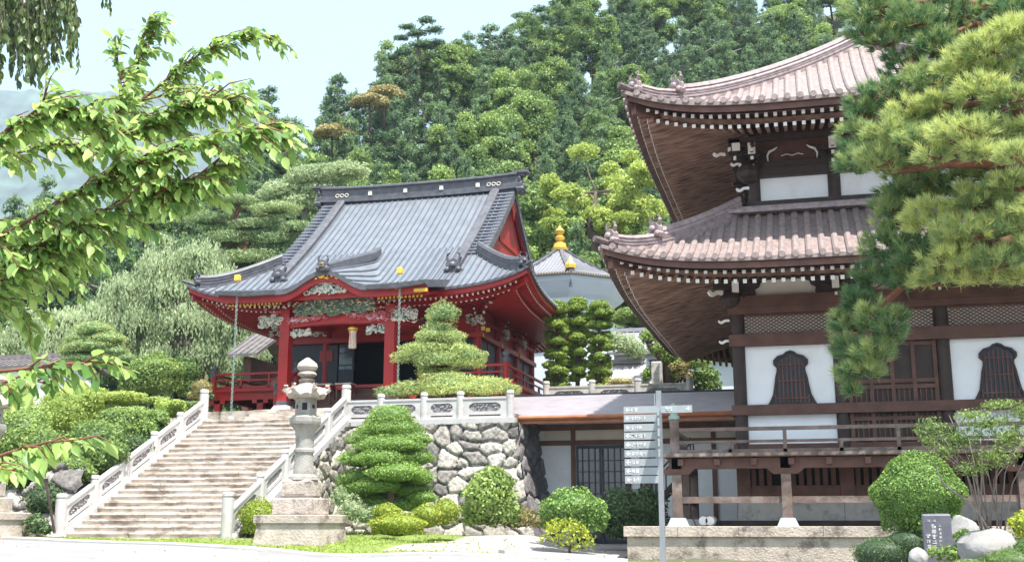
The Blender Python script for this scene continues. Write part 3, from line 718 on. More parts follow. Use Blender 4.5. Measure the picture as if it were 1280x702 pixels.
for i, y in enumerate(np.arange(29.02, 33.3, 1.335)): R_.box(-3.41, -3.31, y-.045, y+.045, 1.72, 2.28 if i % 2 == 0 else 2.02)
R_.build('veranda_railing', 'woodgrey', T)
m_ = MB(); m_.lathe((-3.34, 29.02, 0), [(.12, 1.72), (.12, 2.62)], 16); q = m_.build('newel_post', 'woodgrey', T, 'auto')
m_ = MB(); m_.lathe((-3.34, 29.02, 0), [(.14, 2.6), (.14, 2.68), (.10, 2.7), (.10, 2.74), (.14, 2.78), (.15, 2.86), (.10, 2.95), (.02, 3.02)], 16); m_.build('cap', 'patina', q, 'auto')
m_ = MB(); m_.box(-1.7, 5.9, 30.7, 41.5, 1.7, 6.4); m_.build('wall_core', 'wooddark', T)
# lower storey walls
WF = 30.62
m_ = MB()
for p in posts: m_.lathe((p, 30.6, 0), [(.17, 1.72), (.17, 5.75)], 14)
for yy in (33.35, 36.1, 38.85, 41.6): m_.lathe((-1.75, yy, 0), [(.17, 1.72), (.17, 5.75)], 14)
m_.pieces('wall_post', 'wooddark', T, 'auto')
m_ = MB()
for z0, z1, pr in ((1.72, 2.05, .02), (2.80, 3.06, .13), (4.62, 4.94, .13), (5.48, 5.66, .10), (5.66, 5.96, .16)):
    m_.box(-1.98, 6.2, 30.6-.08-pr, 30.72, z0, z1); m_.box(-1.98+.0, -1.63, 30.6-.08-pr+.01, 41.7, z0+.002, z1-.002)
m_.pieces('wall_beam', 'woodred', T)
m_ = MB()
for a, b, z0, z1 in ((-1.58, .66, 2.05, 2.80), (-1.58, .66, 3.06, 4.62), (3.55, 5.78, 2.05, 2.80), (3.55, 5.78, 3.06, 4.62)): m_.box(a, b, WF, WF+.08, z0, z1)
for ya, yb in ((30.8, 33.15), (33.55, 35.9), (36.3, 38.65), (39.05, 41.4)): m_.box(-1.75, -1.70, ya, yb, 2.05, 4.62)
m_.pieces('plaster_panel', 'plaster', T)
m_ = MB(); m_.box(-1.6, 5.8, WF, WF+.1, 5.96, 6.85); m_.build('frieze_plaster', 'cream', T)
m_ = MB()
for a, b in zip(posts[:-1], posts[1:]): m_.box(a+.18, b-.18, WF+.03, WF+.1, 4.94, 5.48)
q = m_.build('transom_panel', 'cream', T)
m_ = MB()
for a, b in zip(posts[:-1], posts[1:]):
    x0, x1, z0, z1 = a+.17, b-.17, 4.94, 5.48; sp = .145; wv = .018
    for sg in (1, -1):
        c = x0-.6
        while c < x1+.6:
            # line x = c + sg*(z-z0)*1.35 clipped to the panel
            pts = []
            za, zb = z0, z1
            xa, xb = c, c+sg*(z1-z0)*1.6
            if min(xa, xb) < x1 and max(xa, xb) > x0:
                def clip(xq): return za+(xq-xa)/(xb-xa)*(zb-za)
                lo, hi = za, zb
                for lim_ in (x0, x1):
                    zz = clip(lim_)
                    if z0 < zz < z1:
                        if (xa < lim_) == (lim_ == x0): lo = max(lo, zz)
                        else: hi = min(hi, zz)
                if hi-lo > .02:
                    f_ = lambda z: xa+(z-za)/(zb-za)*(xb-xa); m_.prism([(f_(lo)-wv, lo), (f_(lo)+wv, lo), (f_(hi)+wv, hi), (f_(hi)-wv, hi)], lambda u, v, k: (u, WF+.012+(.004*sg)-(.03 if k else 0), v))
            c += sp
    m_.box(x0, x1, WF-.03, WF+.03, z0, z0+.04); m_.box(x0, x1, WF-.03, WF+.03, z1-.04, z1)
m_.build('transom_lattice', 'woodred', q)
bell_window(T, -.42, WF, 3.07, 1.12, 1.42); bell_window(T, 4.66, WF, 3.07, 1.12, 1.42)
D = MB()                                                       # panelled doors
D.box(1.05, 3.16, WF-.02, WF+.06, 2.05, 4.62); d_ = D.build('door', 'wooddark', T)
D = MB()
for i in range(5): x = 1.05+i*.5275; D.box(x-.05, x+.05, WF-.09, WF-.01, 2.05, 4.62)
for z in (2.08, 2.6, 2.95, 3.4, 3.55, 4.5): D.box(1.05, 3.16, WF-.08, WF-.015, z, z+.1)
for i in range(4):
    for j in range(3): x = 1.05+.5275*i+.13*(j+1); D.box(x-.015, x+.015, WF-.06, WF-.01, 2.1, 3.5)
D.build('door_lattice', 'woodred', d_)
# brackets, frog-leg struts, white ends
m_ = MB(); mw = MB(); fr_ = MB()
for i, p in enumerate(posts):
    bracket(m_, mw, (p, 30.6, 5.78), (0, -1, 0), .62, 1); m_.box(p-.6, p+.6, 30.42, 30.6, 6.22, 6.36); mw.box(p-.09, p+.09, 30.26, 30.30, 6.05, 6.42)
for p, q_ in zip(posts[:-1], posts[1:]):
    for sx_, e in ((1, p), (-1, q_)):
        poly = [(0, 0), (.42, 0), (.52, .08), (.5, .2), (.62, .26), (.66, .38), (.8, .42), (.82, .5), (0, .5)]
        m_.prism([(e+sx_*(u+.0), 5.97+v) for u, v in poly], lambda u, v, k: (u, 30.6-(.10 if k else -.02), v))
for yy in (33.35, 36.1, 38.85, 41.6): bracket(m_, mw, (-1.75, yy, 5.78), (-1, 0, 0), .62, 1)
bracket(m_, mw, (-1.75, 30.6, 5.78), (-.7, -.7, 0), .75, 1)
snout(mw, (-1.95, 30.5, 4.75), (-1, 0, 0), .5); snout(mw, (-1.95, 30.5, 5.3), (-1, 0, 0), .5); snout(mw, (-2.1, 30.3, 6.0), (-1, -1, 0), .8)
m_.ball((-1.9, 30.45, 5.9), .3, .3, .26, 8, 6)
m_.box(-2.1, 6.3, 30.2, 30.36, 6.36, 6.5); m_.box(-2.14, -1.98, 30.2, 41.9, 6.361, 6.5)
m_.build('bracket', 'wooddark', T); mw.mk = None; mw.pieces('bracket_end', 'white', T)
LR = Roof(PX, PY, 7.0, 8.6, 6.36, 8.35, .56, 3.3, .72)
UR = Roof(PX, PY, 6.38, 8.1, 10.55, 14.5, .60, 6.38, .62)
def tower_roof(R, body, nm, drop, rise, top, d1):
    a = MB(); R.surface(a, 60, 8); s_ = a.build('roof', 'tilered', T, 'auto')
    a = MB(); R.ribs(a, .318, .085, 8, .09, nd=8); a.build('roof_tile_row', 'tilered', s_, 'auto')
    a = MB(); R.edge(a, -.10, .0, .02); a.build('eave_tile_edge', 'tilered', s_)
    a = MB(); R.edge(a, -.27, -.11, .12, th=.1); a.build('eave_board', 'woodred', T)
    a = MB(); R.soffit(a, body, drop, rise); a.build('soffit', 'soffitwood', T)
    for sd_, mt in (('F', 'raftery'), ('B', 'raftery'), ('L', 'rafterx'), ('R', 'rafterx')):
        r1 = MB(); e1 = MB(); r2 = MB(); e2 = MB()
        R.rafters(r1, e1, body, drop, rise, .232, .085, .10, .085, 1.0, sides=sd_)
        R.rafters(r2, e2, body, drop, rise, .232, .09, .10, .17, 1.0, sides=sd_, lower=.27)
        merge(r1, e1).build('rafter', [mt, 'white'], T); merge(r2, e2).build('rafter', [mt, 'white'], T)
    a = MB()                                                   # hip rafters and the eave purlin between the tiers
    for sx_ in (-1, 1):
        for sy_ in (-1, 1):
            p = [(PX+sx_*(R.hx*(1-f)+body[0]*f), PY+sy_*(R.hy*(1-f)+body[1]*f), R.z(PX+sx_*R.hx, PY+sy_*R.hy)*(1-f)+(R.ze-drop+rise)*f-drop*(1-f)-.15) for f in (.07, .5, 1)]
            a.beam(p[0], p[1], .2, .26); a.beam(p[1], p[2], .2, .26)
    a.pieces('hip_rafter', 'woodred', T)
    a = MB()
    for f, ll in ((.24, .12),):
        for side in 'FBLR':
            h = R.hx if side in 'FB' else R.hy; pa = [tuple(R.soffit_pt(side, -h+2*h*i/30, f+.015, body, drop, rise)-np.array((0, 0, .06+ll))) for i in range(31)]
            a.sweep(pa, [(-.05, -.06), (.05, -.06), (.05, .05), (-.05, .05)])
    a.build('eave_purlin', 'rafter', T)
    a = MB(); o_ = MB()
    for sx_ in (-1, 1):
        for sy_ in (-1, 1):
            hip_ridge(a, R, sx_, sy_, .3, d1, .34, .36, 14); pa = hip_ridge(a, R, sx_, sy_, 1.3, d1, .30, .50, 12); a.mk.pop()
            q = .25; oni(o_, (PX+sx_*(R.hx-q), PY+sy_*(R.hy-q), R.z(PX+sx_*(R.hx-q), PY+sy_*(R.hy-q))+.06), (sx_, sy_), .8)
            q = 1.25; oni(o_, (PX+sx_*(R.hx-q), PY+sy_*(R.hy-q), R.z(PX+sx_*(R.hx-q), PY+sy_*(R.hy-q))+.2), (sx_, sy_), .85)
            for j in range(3): q = .05-.04*j; a.tube([(PX+sx_*(R.hx-.3), PY+sy_*(R.hy-.3), R.z(PX+sx_*R.hx, PY+sy_*R.hy)+.02), (PX+sx_*(R.hx+.12), PY+sy_*(R.hy+.12), R.z(PX+sx_*R.hx, PY+sy_*R.hy)+.12)], .09, 8)
    h_ = a.pieces('hip_ridge', 'ridgetile', T); o_.pieces('ridge_end_tile', 'ridgetile', h_[0])
tower_roof(LR, (3.95, BY+.1), 'lower', .34, .92, 8.3, 3.3)
m_ = MB(); m_.box(PX-3.65, PX+3.65, PY-BY+.2, PY+BY-.2, 8.0, 8.42); m_.build('upper_storey_base', 'woodred', T)
m_ = MB(); b_ = 3.95
yb_ = PY-BY+.05
m_.sweep([(PX-b_, yb_, 8.28), (PX+b_, yb_, 8.28)], [(-.32, -.02), (.32, -.02), (.32, .08), (-.32, .08)]); m_.sweep([(PX-b_, yb_-.1, 8.29), (PX-b_, PY+BY, 8.29)], [(-.32, -.02), (.32, -.02), (.32, .08), (-.32, .08)])
m_.sweep([(PX-3.75, yb_+.2, 8.4), (PX+3.75, yb_+.2, 8.4)], [(-.3, 0), (.3, 0), (.3, .08), (-.3, .08)]); m_.sweep([(PX-3.75, yb_+.1, 8.41), (PX-3.75, PY+BY, 8.41)], [(-.3, 0), (.3, 0), (.3, .08), (-.3, .08)])
m_.build('roof_top_ridge', 'ridgetile', T)
# upper storey
UB = 3.27; ux = [PX-UB, .98, 3.22, PX+UB]; uy = PY-UBY
m_ = MB(); m_.box(PX-UB+.05, PX+UB-.05, uy+.08, PY+UBY, 8.4, 10.5); m_.build('wall_core', 'wooddark', T)
m_ = MB()
for p in ux: m_.lathe((p, uy, 0), [(.17, 8.42), (.17, 10.1)], 14)
for k in (1, 2, 3, 4): m_.lathe((PX-UB, uy+2.46*k, 0), [(.17, 8.42), (.17, 10.1)], 14)
m_.pieces('wall_post', 'wooddark', T, 'auto')
m_ = MB()
for z0, z1, pr in ((8.42, 8.72, .12), (9.42, 9.68, .10), (9.68, 9.84, .14)): m_.box(PX-UB-.2, PX+UB+.2, uy-.08-pr, uy+.1, z0, z1); m_.box(PX-UB-.2, PX-UB+.1, uy-.07-pr, PY+UBY, z0+.002, z1-.002)
m_.pieces('wall_beam', 'wooddark', T)
m_ = MB()
for a, b in zip(ux[:-1], ux[1:]): m_.box(a+.15, b-.15, uy+.02, uy+.1, 8.72, 9.42)
m_.pieces('plaster_panel', 'plaster', T)
m_ = MB(); m_.box(PX-UB+.1, PX+UB-.1, uy+.0, uy+.1, 9.84, 11.0); m_.build('frieze_board', 'woodred', T)
m_ = MB(); mw = MB()
for p in ux:
    bracket(m_, mw, (p, uy, 9.55), (0, -1, 0), .72, 3)
    mw.box(p-.1, p+.1, uy-.60, uy-.56, 9.98, 10.3)
for k in (1, 2, 3, 4): bracket(m_, mw, (PX-UB, uy+2.46*k, 9.55), (-1, 0, 0), .72, 3)
bracket(m_, mw, (PX-UB, uy, 9.55), (-.72, -.72, 0), .85, 3)
mw.box(-1.7, -1.48, uy-.62, uy-.58, 10.1, 10.42)
snout(mw, (-1.3, uy-.1, 8.5), (-1, 0, 0), .55); snout(mw, (-1.3, uy-.1, 9.1), (-1, 0, 0), .6); snout(mw, (-1.5, uy-.3, 9.75), (-1, -.6, 0), .5); snout(mw, (-1.9, uy-.5, 10.0), (-1, -.6, 0), .6)
for p, q_ in zip(ux[:-1], ux[1:]):                              # carved struts curling from each bracket
    for sx_, e in ((1, p), (-1, q_)):
        mw.tube([(e+sx_*.42, uy-.12, 9.86), (e+sx_*.40, uy-.14, 10.02), (e+sx_*.46, uy-.14, 10.14), (e+sx_*.6, uy-.14, 10.2), (e+sx_*.68, uy-.14, 10.26)], [.012, .03, .04, .03, .012], 6)
    c = (p+q_)/2; mw.tube([(c-.3, uy-.12, 10.0), (c-.15, uy-.13, 10.04), (c, uy-.13, 9.99), (c+.15, uy-.13, 10.04), (c+.3, uy-.12, 10.0)], .012, 5)
m_.ball((-1.3, uy-.2, 9.55), .34, .34, .3, 8, 6)
m_.box(PX-UB-.6, PX+UB+.6, uy-.62, uy-.48, 10.32, 10.46); m_.box(PX-UB-.64, PX-UB-.5, uy-.62, PY+UBY, 10.321, 10.459)
m_.build('bracket', 'wooddark', T); mw.mk = None; mw.pieces('bracket_end', 'white', T)
tower_roof(UR, (3.37, UBY+.1), 'upper', .34, .85, 14, 6.1)
m_ = MB(); m_.lathe((PX, 34.5, 14.2), [(.75, 0), (.75, .5), (.9, .52), (.9, .62), (.5, .7)], 4, pi/4); m_.lathe((PX, 34.5, 14.9), [(.35, 0), (.45, .2), (.3, .4), (.1, .5), (.1, 1.5), (.2, 1.6), (.22, 1.8), (.02, 2.1)], 14); m_.build('finial', 'patina', T)
m_ = MB(); m_.sweep([(PX, 34.3, 14.4), (PX, 37.9, 14.4)], [(-.25, -.1), (.25, -.1), (.25, .35), (.15, .6), (-.15, .6), (-.25, .35)]); m_.build('main_ridge', 'ridgetile', T)
m_ = MB()                                                      # thin tie rods seen under the left eaves
m_.tube([(-4.1, 29.2, 6.2), (-3.0, 41.0, 6.3)], .02, 6); m_.tube([(-3.6, 29.6, 10.35), (-2.7, 41.0, 10.4)], .02, 6); m_.pieces('tie_rod', 'white', T)
# ================================================================ red main hall
HX, HY = -16.9, 47.6
T = thing('temple_hall', 'vermilion temple hall with blue-grey gabled roof and gilded curved porch above the steps', 'temple', (HX, 43, 4.15)); TH_ = T
GZ = 4.15
m_ = MB(); m_.box(-24.2, -10.2, 38.6, 56, 3.3, GZ); m_.build('podium', 'stair', T)
m_ = MB()
for i in range(5): m_.box((at(302, 520, 37.4)[0] if i > 1 else -21.6), -12.9, 38.62-.32*(5-i), 38.62-.32*(4-i)+.02, 3.3, 3.34+(GZ-3.34)*(i+1)/5-.002*i)
m_.build('step', 'stair', T)
# floor, underfloor, deck
DX0, DX1, DY0, DY1, DZ = -23.35, -10.95, 41.2, 54.2, 5.3
m_ = MB(); m_.box(DX0, DX1, DY0, DY1, DZ-.12, DZ); m_.box(DX0-.06, DX1+.06, DY0-.06, DY0, DZ-.1, DZ+.02); m_.box(DX1, DX1+.06, DY0, DY1, DZ-.1, DZ+.02)
m_.box(DX0+.1, DX1-.1, DY0+.12, DY0+.3, DZ-.42, DZ-.12); m_.box(DX1-.3, DX1-.12, DY0+.2, DY1-.2, DZ-.42, DZ-.12); m_.box(DX0+.12, DX0+.3, DY0+.2, DY1-.2, DZ-.42, DZ-.12)
m_.build('deck', 'red', T)
for x in [DX0+.25, -21.2, -19.2, -14.6, -12.7, DX1-.25]:
    m_ = MB(); m_.box(x-.13, x+.13, DY0+.1, DY0+.34, GZ, DZ-.4); m_.box(x-.35, x+.35, DY0+.1, DY0+.3, DZ-.56, DZ-.42); m_.build('deck_post', 'red', T)
for y in (44.3, 47.3, 50.3, 53.3):
    for x in (DX1-.25, DX0+.25): m_ = MB(); m_.box(x-.13, x+.13, y-.12, y+.12, GZ, DZ-.4); m_.build('deck_post', 'red', T)
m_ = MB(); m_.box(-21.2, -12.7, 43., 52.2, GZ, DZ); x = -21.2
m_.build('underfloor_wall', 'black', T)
m_ = MB(); x = -21.1
while x < -12.7: m_.box(x, x+.05, 42.9, 42.98, GZ, DZ-.1); x += .16
m_.build('underfloor_slats', 'reddark', T)
# railing
def rail(mb, a, b, posts, top):
    mb.mark()
    a = np.array(a, float); b = np.array(b, float); d = unit(b-a)
    for z, w in ((.62, .09), (.36, .06), (.08, .08)): mb.beam(tuple(a+(0, 0, z)), tuple(b+(0, 0, z)), w, w)
    n = max(1, int(np.linalg.norm(b-a)/1.0))
    for i in range(n+1): p = a+(b-a)*i/n; mb.box(p[0]-.04, p[0]+.04, p[1]-.04, p[1]+.04, p[2], p[2]+(.62 if i % 2 == 0 else .36))
m_ = MB()
rail(m_, (DX0+.08, DY0+.08, DZ), (-19.6, DY0+.08, DZ), 0, 0); rail(m_, (-14.2, DY0+.08, DZ), (DX1-.08, DY0+.08, DZ), 0, 0); rail(m_, (DX1-.08, DY0+.08, DZ), (DX1-.08, DY1, DZ), 0, 0); rail(m_, (DX0+.08, DY0+.08, DZ), (DX0+.08, DY1, DZ), 0, 0)
m_.mark(); m_.beam((-19.6, DY0, DZ+.62), (-19.6, 39.6, GZ+.7), .09, .09); m_.beam((-19.6, DY0, DZ+.2), (-19.6, 39.6, GZ+.25), .08, .08)
m_.mark(); m_.beam((-14.2, DY0, DZ+.62), (-14.2, 39.6, GZ+.7), .09, .09); m_.beam((-14.2, DY0, DZ+.2), (-14.2, 39.6, GZ+.25), .08, .08)
m_.pieces('deck_railing', 'red', T)
for x, y, z, h in ((DX1-.08, DY0+.08, DZ, .85), (DX0+.08, DY0+.08, DZ, .66), (-19.6, DY0+.02, DZ, .75), (-14.2, DY0+.02, DZ, .75), (-19.6, 39.5, GZ, .8), (-14.2, 39.5, GZ, .8)):
    m_ = MB(); m_.lathe((x, y, z), [(.11, -.1), (.11, h)], 12); q = m_.build('newel_post', 'red', T, 'auto')
    m_ = MB(); m_.lathe((x, y, z+h), [(.125, -.12), (.125, .02), (.08, .05), (.08, .1), (.13, .15), (.14, .22), (.08, .30), (.0, .38)], 12); m_.build('cap', 'copperdark', q, 'auto')
m_ = MB()
for i in range(5): m_.box(-19.4, -14.4, 39.7+.3*i, 41.2, GZ+.23*i, GZ+.23*i+.05); m_.box(-19.4, -14.4, 39.74+.3*i, 39.78+.3*i, GZ+.23*i-.18, GZ+.23*i)
m_.build('wooden_step', 'woodred', T)
# body
bxs = [-21.15, -19.2, -14.6, -12.7]; bys = [43.1, 46.0, 49.1, 52.1]
m_ = MB()
for x in bxs: m_.lathe((x, 43.1, 0), [(.17, DZ), (.17, 8.7)], 14)
for y in bys[1:]: m_.lathe((-12.7, y, 0), [(.17, DZ), (.17, 8.7)], 14); m_.lathe((-21.15, y, 0), [(.17, DZ), (.17, 8.7)], 14)
m_.pieces('wall_post', 'red', T, 'auto')
m_ = MB(); m_.box(-21.1, -12.75, 43.14, 52.1, 7.5, 8.95); m_.build('upper_wall', 'red', T)
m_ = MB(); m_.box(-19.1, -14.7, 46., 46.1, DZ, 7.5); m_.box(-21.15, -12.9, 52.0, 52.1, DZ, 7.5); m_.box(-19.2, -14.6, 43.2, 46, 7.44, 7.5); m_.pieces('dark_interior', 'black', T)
m_ = MB()
for z0, z1, pr in ((7.30, 7.50, .22), (8.0, 8.14, .12), (8.5, 8.66, .2)): m_.box(-21.4, -12.45, 43.1-pr, 43.3, z0, z1); m_.box(-12.95, -12.7+pr, 43.1-pr+.01, 52.3, z0+.002, z1-.002); m_.box(-21.15-pr, -20.9, 43.1-pr+.01, 52.3, z0+.002, z1-.002)
m_.pieces('wall_beam', 'red', T)
m_ = MB()
for a, b in ((-21.0, -19.35), (-14.45, -12.88)): m_.box(a, b, 43.12, 43.2, DZ, 7.3)
for a, b in zip(bys[:-1], bys[1:]): m_.box(-12.78, -12.70, a+.16, b-.16, DZ, 7.3); m_.box(-21.15, -21.07, a+.16, b-.16, DZ, 7.3)
q = m_.pieces('wall_panel', 'navy', T)[0]
m_ = MB()
for a, b in zip(bys[:-1], bys[1:]): m_.box(-12.7, -12.66, (a+b)/2-.03, (a+b)/2+.03, DZ, 7.3); m_.box(-12.7, -12.65, a+.16, b-.16, 5.9, 5.97)
m_.build('panel_batten', 'reddark', q)
def X43(px): return at(px, 440, 43.05)[0]
m_ = MB(); m_.box(X43(399), X43(423), 42.98, 43.06, DZ, 7.22); q = m_.build('door_leaf', 'navy', T)
m_ = MB(); m_.box(X43(401), X43(417), 42.94, 42.98, 6.55, 7.0); m_.build('red_plate', 'red', q)
m_ = MB(); m_.box(X43(424), X43(443), 43.02, 43.08, DZ, 7.25); q = m_.build('door_leaf', 'navy', T)
m_ = MB()
for a, b, z0, z1 in ((425, 432.5, 5.95+.25, 6.35), (433.5, 441, 6.2, 6.35), (425, 441, 6.4, 6.85), (425, 432.5, 6.9, 7.1), (433.5, 441, 6.9, 7.1)): m_.box(X43(a), X43(b), 43.0, 43.03, z0, z1)
m_.pieces('window_pane', 'glass', q)
m_ = MB()
for px, y in ((398, 415), (604, 410), (610, 412)): p = at(px, y, 42.85); m_.cbox(tuple(p), .16, .04, .16)
for y in bys[:-1]: m_.cbox((-12.46, y, 7.4), .04, .16, .16)
m_.pieces('nail_cover', 'goldpaint', T)
# brackets
m_ = MB(); mw = MB(); cv = MB()
def carving(mb, x0, x1, y, z0, z1, n, s=.1, shape=None):
    mb.mark()
    for _ in range(n):
        x = random.uniform(x0, x1); z = random.uniform(z0, z1)
        if shape and not shape((x-x0)/(x1-x0), (z-z0)/(z1-z0)): continue
        if random.random() < .45: mb.ball((x, y+random.uniform(-.06, .04), z), s*random.uniform(.5, 1.1), s*.5, s*random.uniform(.3, .7), 6, 4)
        else:
            a0 = random.uniform(0, 6.3); r = s*random.uniform(.6, 1.2)
            mb.tube([(x+r*cos(a0+t), y-.03, z+r*.8*sin(a0+t)) for t in (0, .9, 1.8, 2.7, 3.4)], [s*.18, s*.25, s*.25, s*.2, s*.08], 5)
for x in bxs+[-16.9]: bracket(m_, mw, (x, 43.05, 8.12), (0, -1, 0), .6, 2)
for y in bys[1:]: bracket(m_, mw, (-12.65, y, 8.12), (1, 0, 0), .6, 2); bracket(m_, mw, (-21.2, y, 8.12), (-1, 0, 0), .6, 2)
bracket(m_, mw, (-12.65, 43.05, 8.1), (.75, -.75, 0), .8, 2); bracket(m_, mw, (-21.2, 43.05, 8.1), (-.75, -.75, 0), .8, 2)
for t in (.0, .3): mw.cbox((-11.9+t*1.5, 42.2-t*1.5, 8.55+t*.5), .12, .12, .12)
m_.pieces('bracket', 'reddark', T); mw.pieces('bracket_end', 'white', T)
c1 = MB()
for x in (-12.65, -14.6): carving(c1, x-.35, x+.35, 42.6, 7.75, 8.1, 26, .12)
for y in (46, 49.1):
    for _ in range(14): c1.ball((-12.3, y+random.uniform(-.3, .3), random.uniform(7.7, 8.05)), .1, .1, .08, 6, 4)
for x in (-21.15, -19.4): carving(c1, x-.35, x+.35, 42.6, 7.6, 8.0, 24, .12)
c1.pieces('carved_animal_head', 'carvewhite', T)

HR = Roof(HX, HY, 7.1, 7.6, 8.72, 14.75, .7, 7.6, .84, gx=4.55)
a = MB(); HR.surface(a, 60, 12); rf = a.build('roof', 'copper', T, 'auto')
a = MB(); gxl = 3.75
HR.ribs(a, .29, .045, 5, .05, nd=14, skip=lambda side, w, p=None: (side in 'FB' and abs(w) > gxl and abs(w) < 4.56 and (p is None or (HR.hy-abs(p[1]-HR.cy)) > 2.6)) if p is not None else False)
y = HY-5.0
for sg in (-1, 1):                                             # verge strips: rows laid across the gable edge
    for sy_ in (-1, 1):
        d = 2.7
        while d < 7.5:
            yy = HY+sy_*(HR.hy-d); x0, x1 = HX+sg*3.8, HX+sg*4.62
            a.tube([(x0, yy, HR.z(HX+sg*4.5, yy)+.03), (x1, yy, HR.z(HX+sg*4.5, yy)+.03)], .085, 6); d += .25
a.build('roof_batten', 'seam', rf, 'auto')
a = MB(); HR.edge(a, -.09, .01, .02, th=.1); a.build('eave_edge', 'copperdark', rf)
body = (4.35, 4.6); drop, rise = .32, .30
a = MB(); HR.edge(a, -.30, -.09, .1, th=.1); a.build('eave_board', 'red', T)
a = MB(); HR.soffit(a, body, drop, rise); a.build('soffit', 'red', T)
for sd_ in 'FBLR':
    r1 = MB(); e1 = MB(); r2 = MB(); e2 = MB()
    HR.rafters(r1, e1, body, drop, rise, .21, .07, .09, .10, 1.0, sides=sd_); HR.rafters(r2, e2, body, drop, rise, .21, .07, .1, .28, 1., sides=sd_, lower=.14)
    merge(r1, e1).build('rafter', ['red', 'white'], T); merge(r2, e2).build('rafter', ['red', 'white'], T)
a = MB()
for sx_ in (-1, 1):
    for sy_ in (-1, 1):
        p = [(HX+sx_*(HR.hx*(1-f)+body[0]*f), HY+sy_*(HR.hy*(1-f)+body[1]*f), (HR.ze+HR.up)*(1-f)+(HR.ze+rise)*f-drop-.14) for f in (.06, .5, 1)]
        a.beam(p[0], p[1], .18, .24); a.beam(p[1], p[2], .18, .24)
for side in 'FBLR':
    h = HR.hx if side in 'FB' else HR.hy
    a.sweep([tuple(HR.soffit_pt(side, -h+2*h*i/30, .28, body, drop, rise)-np.array((0, 0, .12))) for i in range(31)], [(-.05, -.08), (.05, -.08), (.05, .06), (-.05, .06)])
a.pieces('hip_rafter', 'red', T)
# ridges
a = MB(); o_ = MB()
gu = lambda x: .10*(abs(x-HX)/4.6)**3
a.mark(); a.sweep([(x, HY, 14.72+gu(x)) for x in np.linspace(HX-4.75, HX+4.75, 13)], [(-.32, -.1), (.32, -.1), (.32, .05), (.2, .08), (.2, .50), (.3, .54), (.3, .61), (.1, .70), (-.1, .70), (-.3, .61), (-.3, .54), (-.2, .50), (-.22, .08), (-.32, .05)])
for sg in (-1, 1):
    for sy_ in (-1, 1):
        x = HX+sg*3.72
        a.mark(); a.sweep([(x, HY+sy_*(7.6-d), HR.z(x, HY+sy_*(7.6-d))) for d in np.linspace(1.5, 7.35, 12)], [(-.2, -.1), (.2, -.1), (.2, .22), (.12, .3), (-.12, .3), (-.2, .22)])
        oni(o_, (x, HY+sy_*(7.6-1.35), HR.z(x, HY+sy_*6.3)-.05), (0, sy_), 1.15)
        x = HX+sg*4.52
        a.sweep([(x, HY+sy_*(7.6-d), HR.z(x, HY+sy_*(7.6-d))) for d in np.linspace(2.5, 7.5, 10)], [(-.1, -.35), (.12, -.35), (.12, .06), (-.1, .06)])
        hip_ridge(a, HR, sg, sy_, .35, 2.75, .3, .5, 12)
        q = .3; oni(o_, (HX+sg*(HR.hx-q), HY+sy_*(HR.hy-q), HR.z(HX+sg*(HR.hx-q), HY+sy_*(HR.hy-q))+.1), (sg, sy_), .7)
        a.tube([(HX+sg*(HR.hx-.3), HY+sy_*(HR.hy-.3), HR.ze+HR.up+.02), (HX+sg*(HR.hx+.14), HY+sy_*(HR.hy+.14), HR.ze+HR.up+.14)], .06, 8)
    a.mark(); a.cbox((HX+sg*4.9, HY, 15.50), .7, .5, .1); a.cbox((HX+sg*4.85, HY, 15.38), .4, .34, .16)
    oni(o_, (HX+sg*4.85, HY, 14.55), (sg, 0), 1.15)
rgs = a.pieces('ridge', 'copperdark', T); rg = rgs[0]; o_.pieces('ridge_end_ornament', 'copperdark', rg)
a = MB()
for x in (-2.6, -.87, .87, 2.6): a.cbox((HX+x+.3, HY-.215, 15.02), .18, .04, .2)
for x in (-3.75, 3.6):
    for t in (-.18, .05, .28): a.tube([(HX+x+t+.09*cos(q), HY-.22, 15.0+.08*sin(q)) for q in np.linspace(0, 5.8, 9)], .022, 5)
a.pieces('gold_crest', 'cream', rg)
# gables
a = MB()
for sg in (-1, 1):
    x = HX+sg*4.25; pts = [(HY-(7.6-d), HR.z(HX+sg*4.4, HY-(7.6-d))-.2) for d in np.linspace(2.2, 7.6, 8)]; pts += [(2*HY-p, z) for p, z in pts[-2::-1]]; pts = [(pts[0][0], 9.8)]+pts+[(pts[-1][0], 9.8)]
    a.prism(pts, lambda u, v, k: (x+(.04 if k else -.04), u, v))
g = a.pieces('gable', 'reddark', T)[0]; a = MB()
for sg in (-1, 1):
    for sy_ in (-1, 1): a.sweep([(HX+sg*4.42, HY+sy_*(7.6-d), HR.z(HX+sg*4.42, HY+sy_*(7.6-d))-.2) for d in np.linspace(2.7, 7.58, 8)], [(-.05, -.28), (.05, -.28), (.05, .12), (-.05, .12)])
    a.prism([(-.25, 0), (-.5, -.35), (-.2, -.5), (0, -.95), (.2, -.5), (.5, -.35), (.25, 0)], lambda u, v, k: (HX+sg*4.5+(.05 if k else -.05), HY+u, 14.2+v))
a.pieces('bargeboard', 'red', g)
a = MB(); 
for sg in (-1, 1):
    for z, w in ((10.7, 2.6), (12.0, 1.6)): a.box(HX+sg*4.3-.04, HX+sg*4.3+.04, HY-w, HY+w, z, z+.2)
    a.cbox((HX+sg*4.48, HY-1.6, 12.8), .08, .2, .2)
a.pieces('gable_beam', 'red', g)

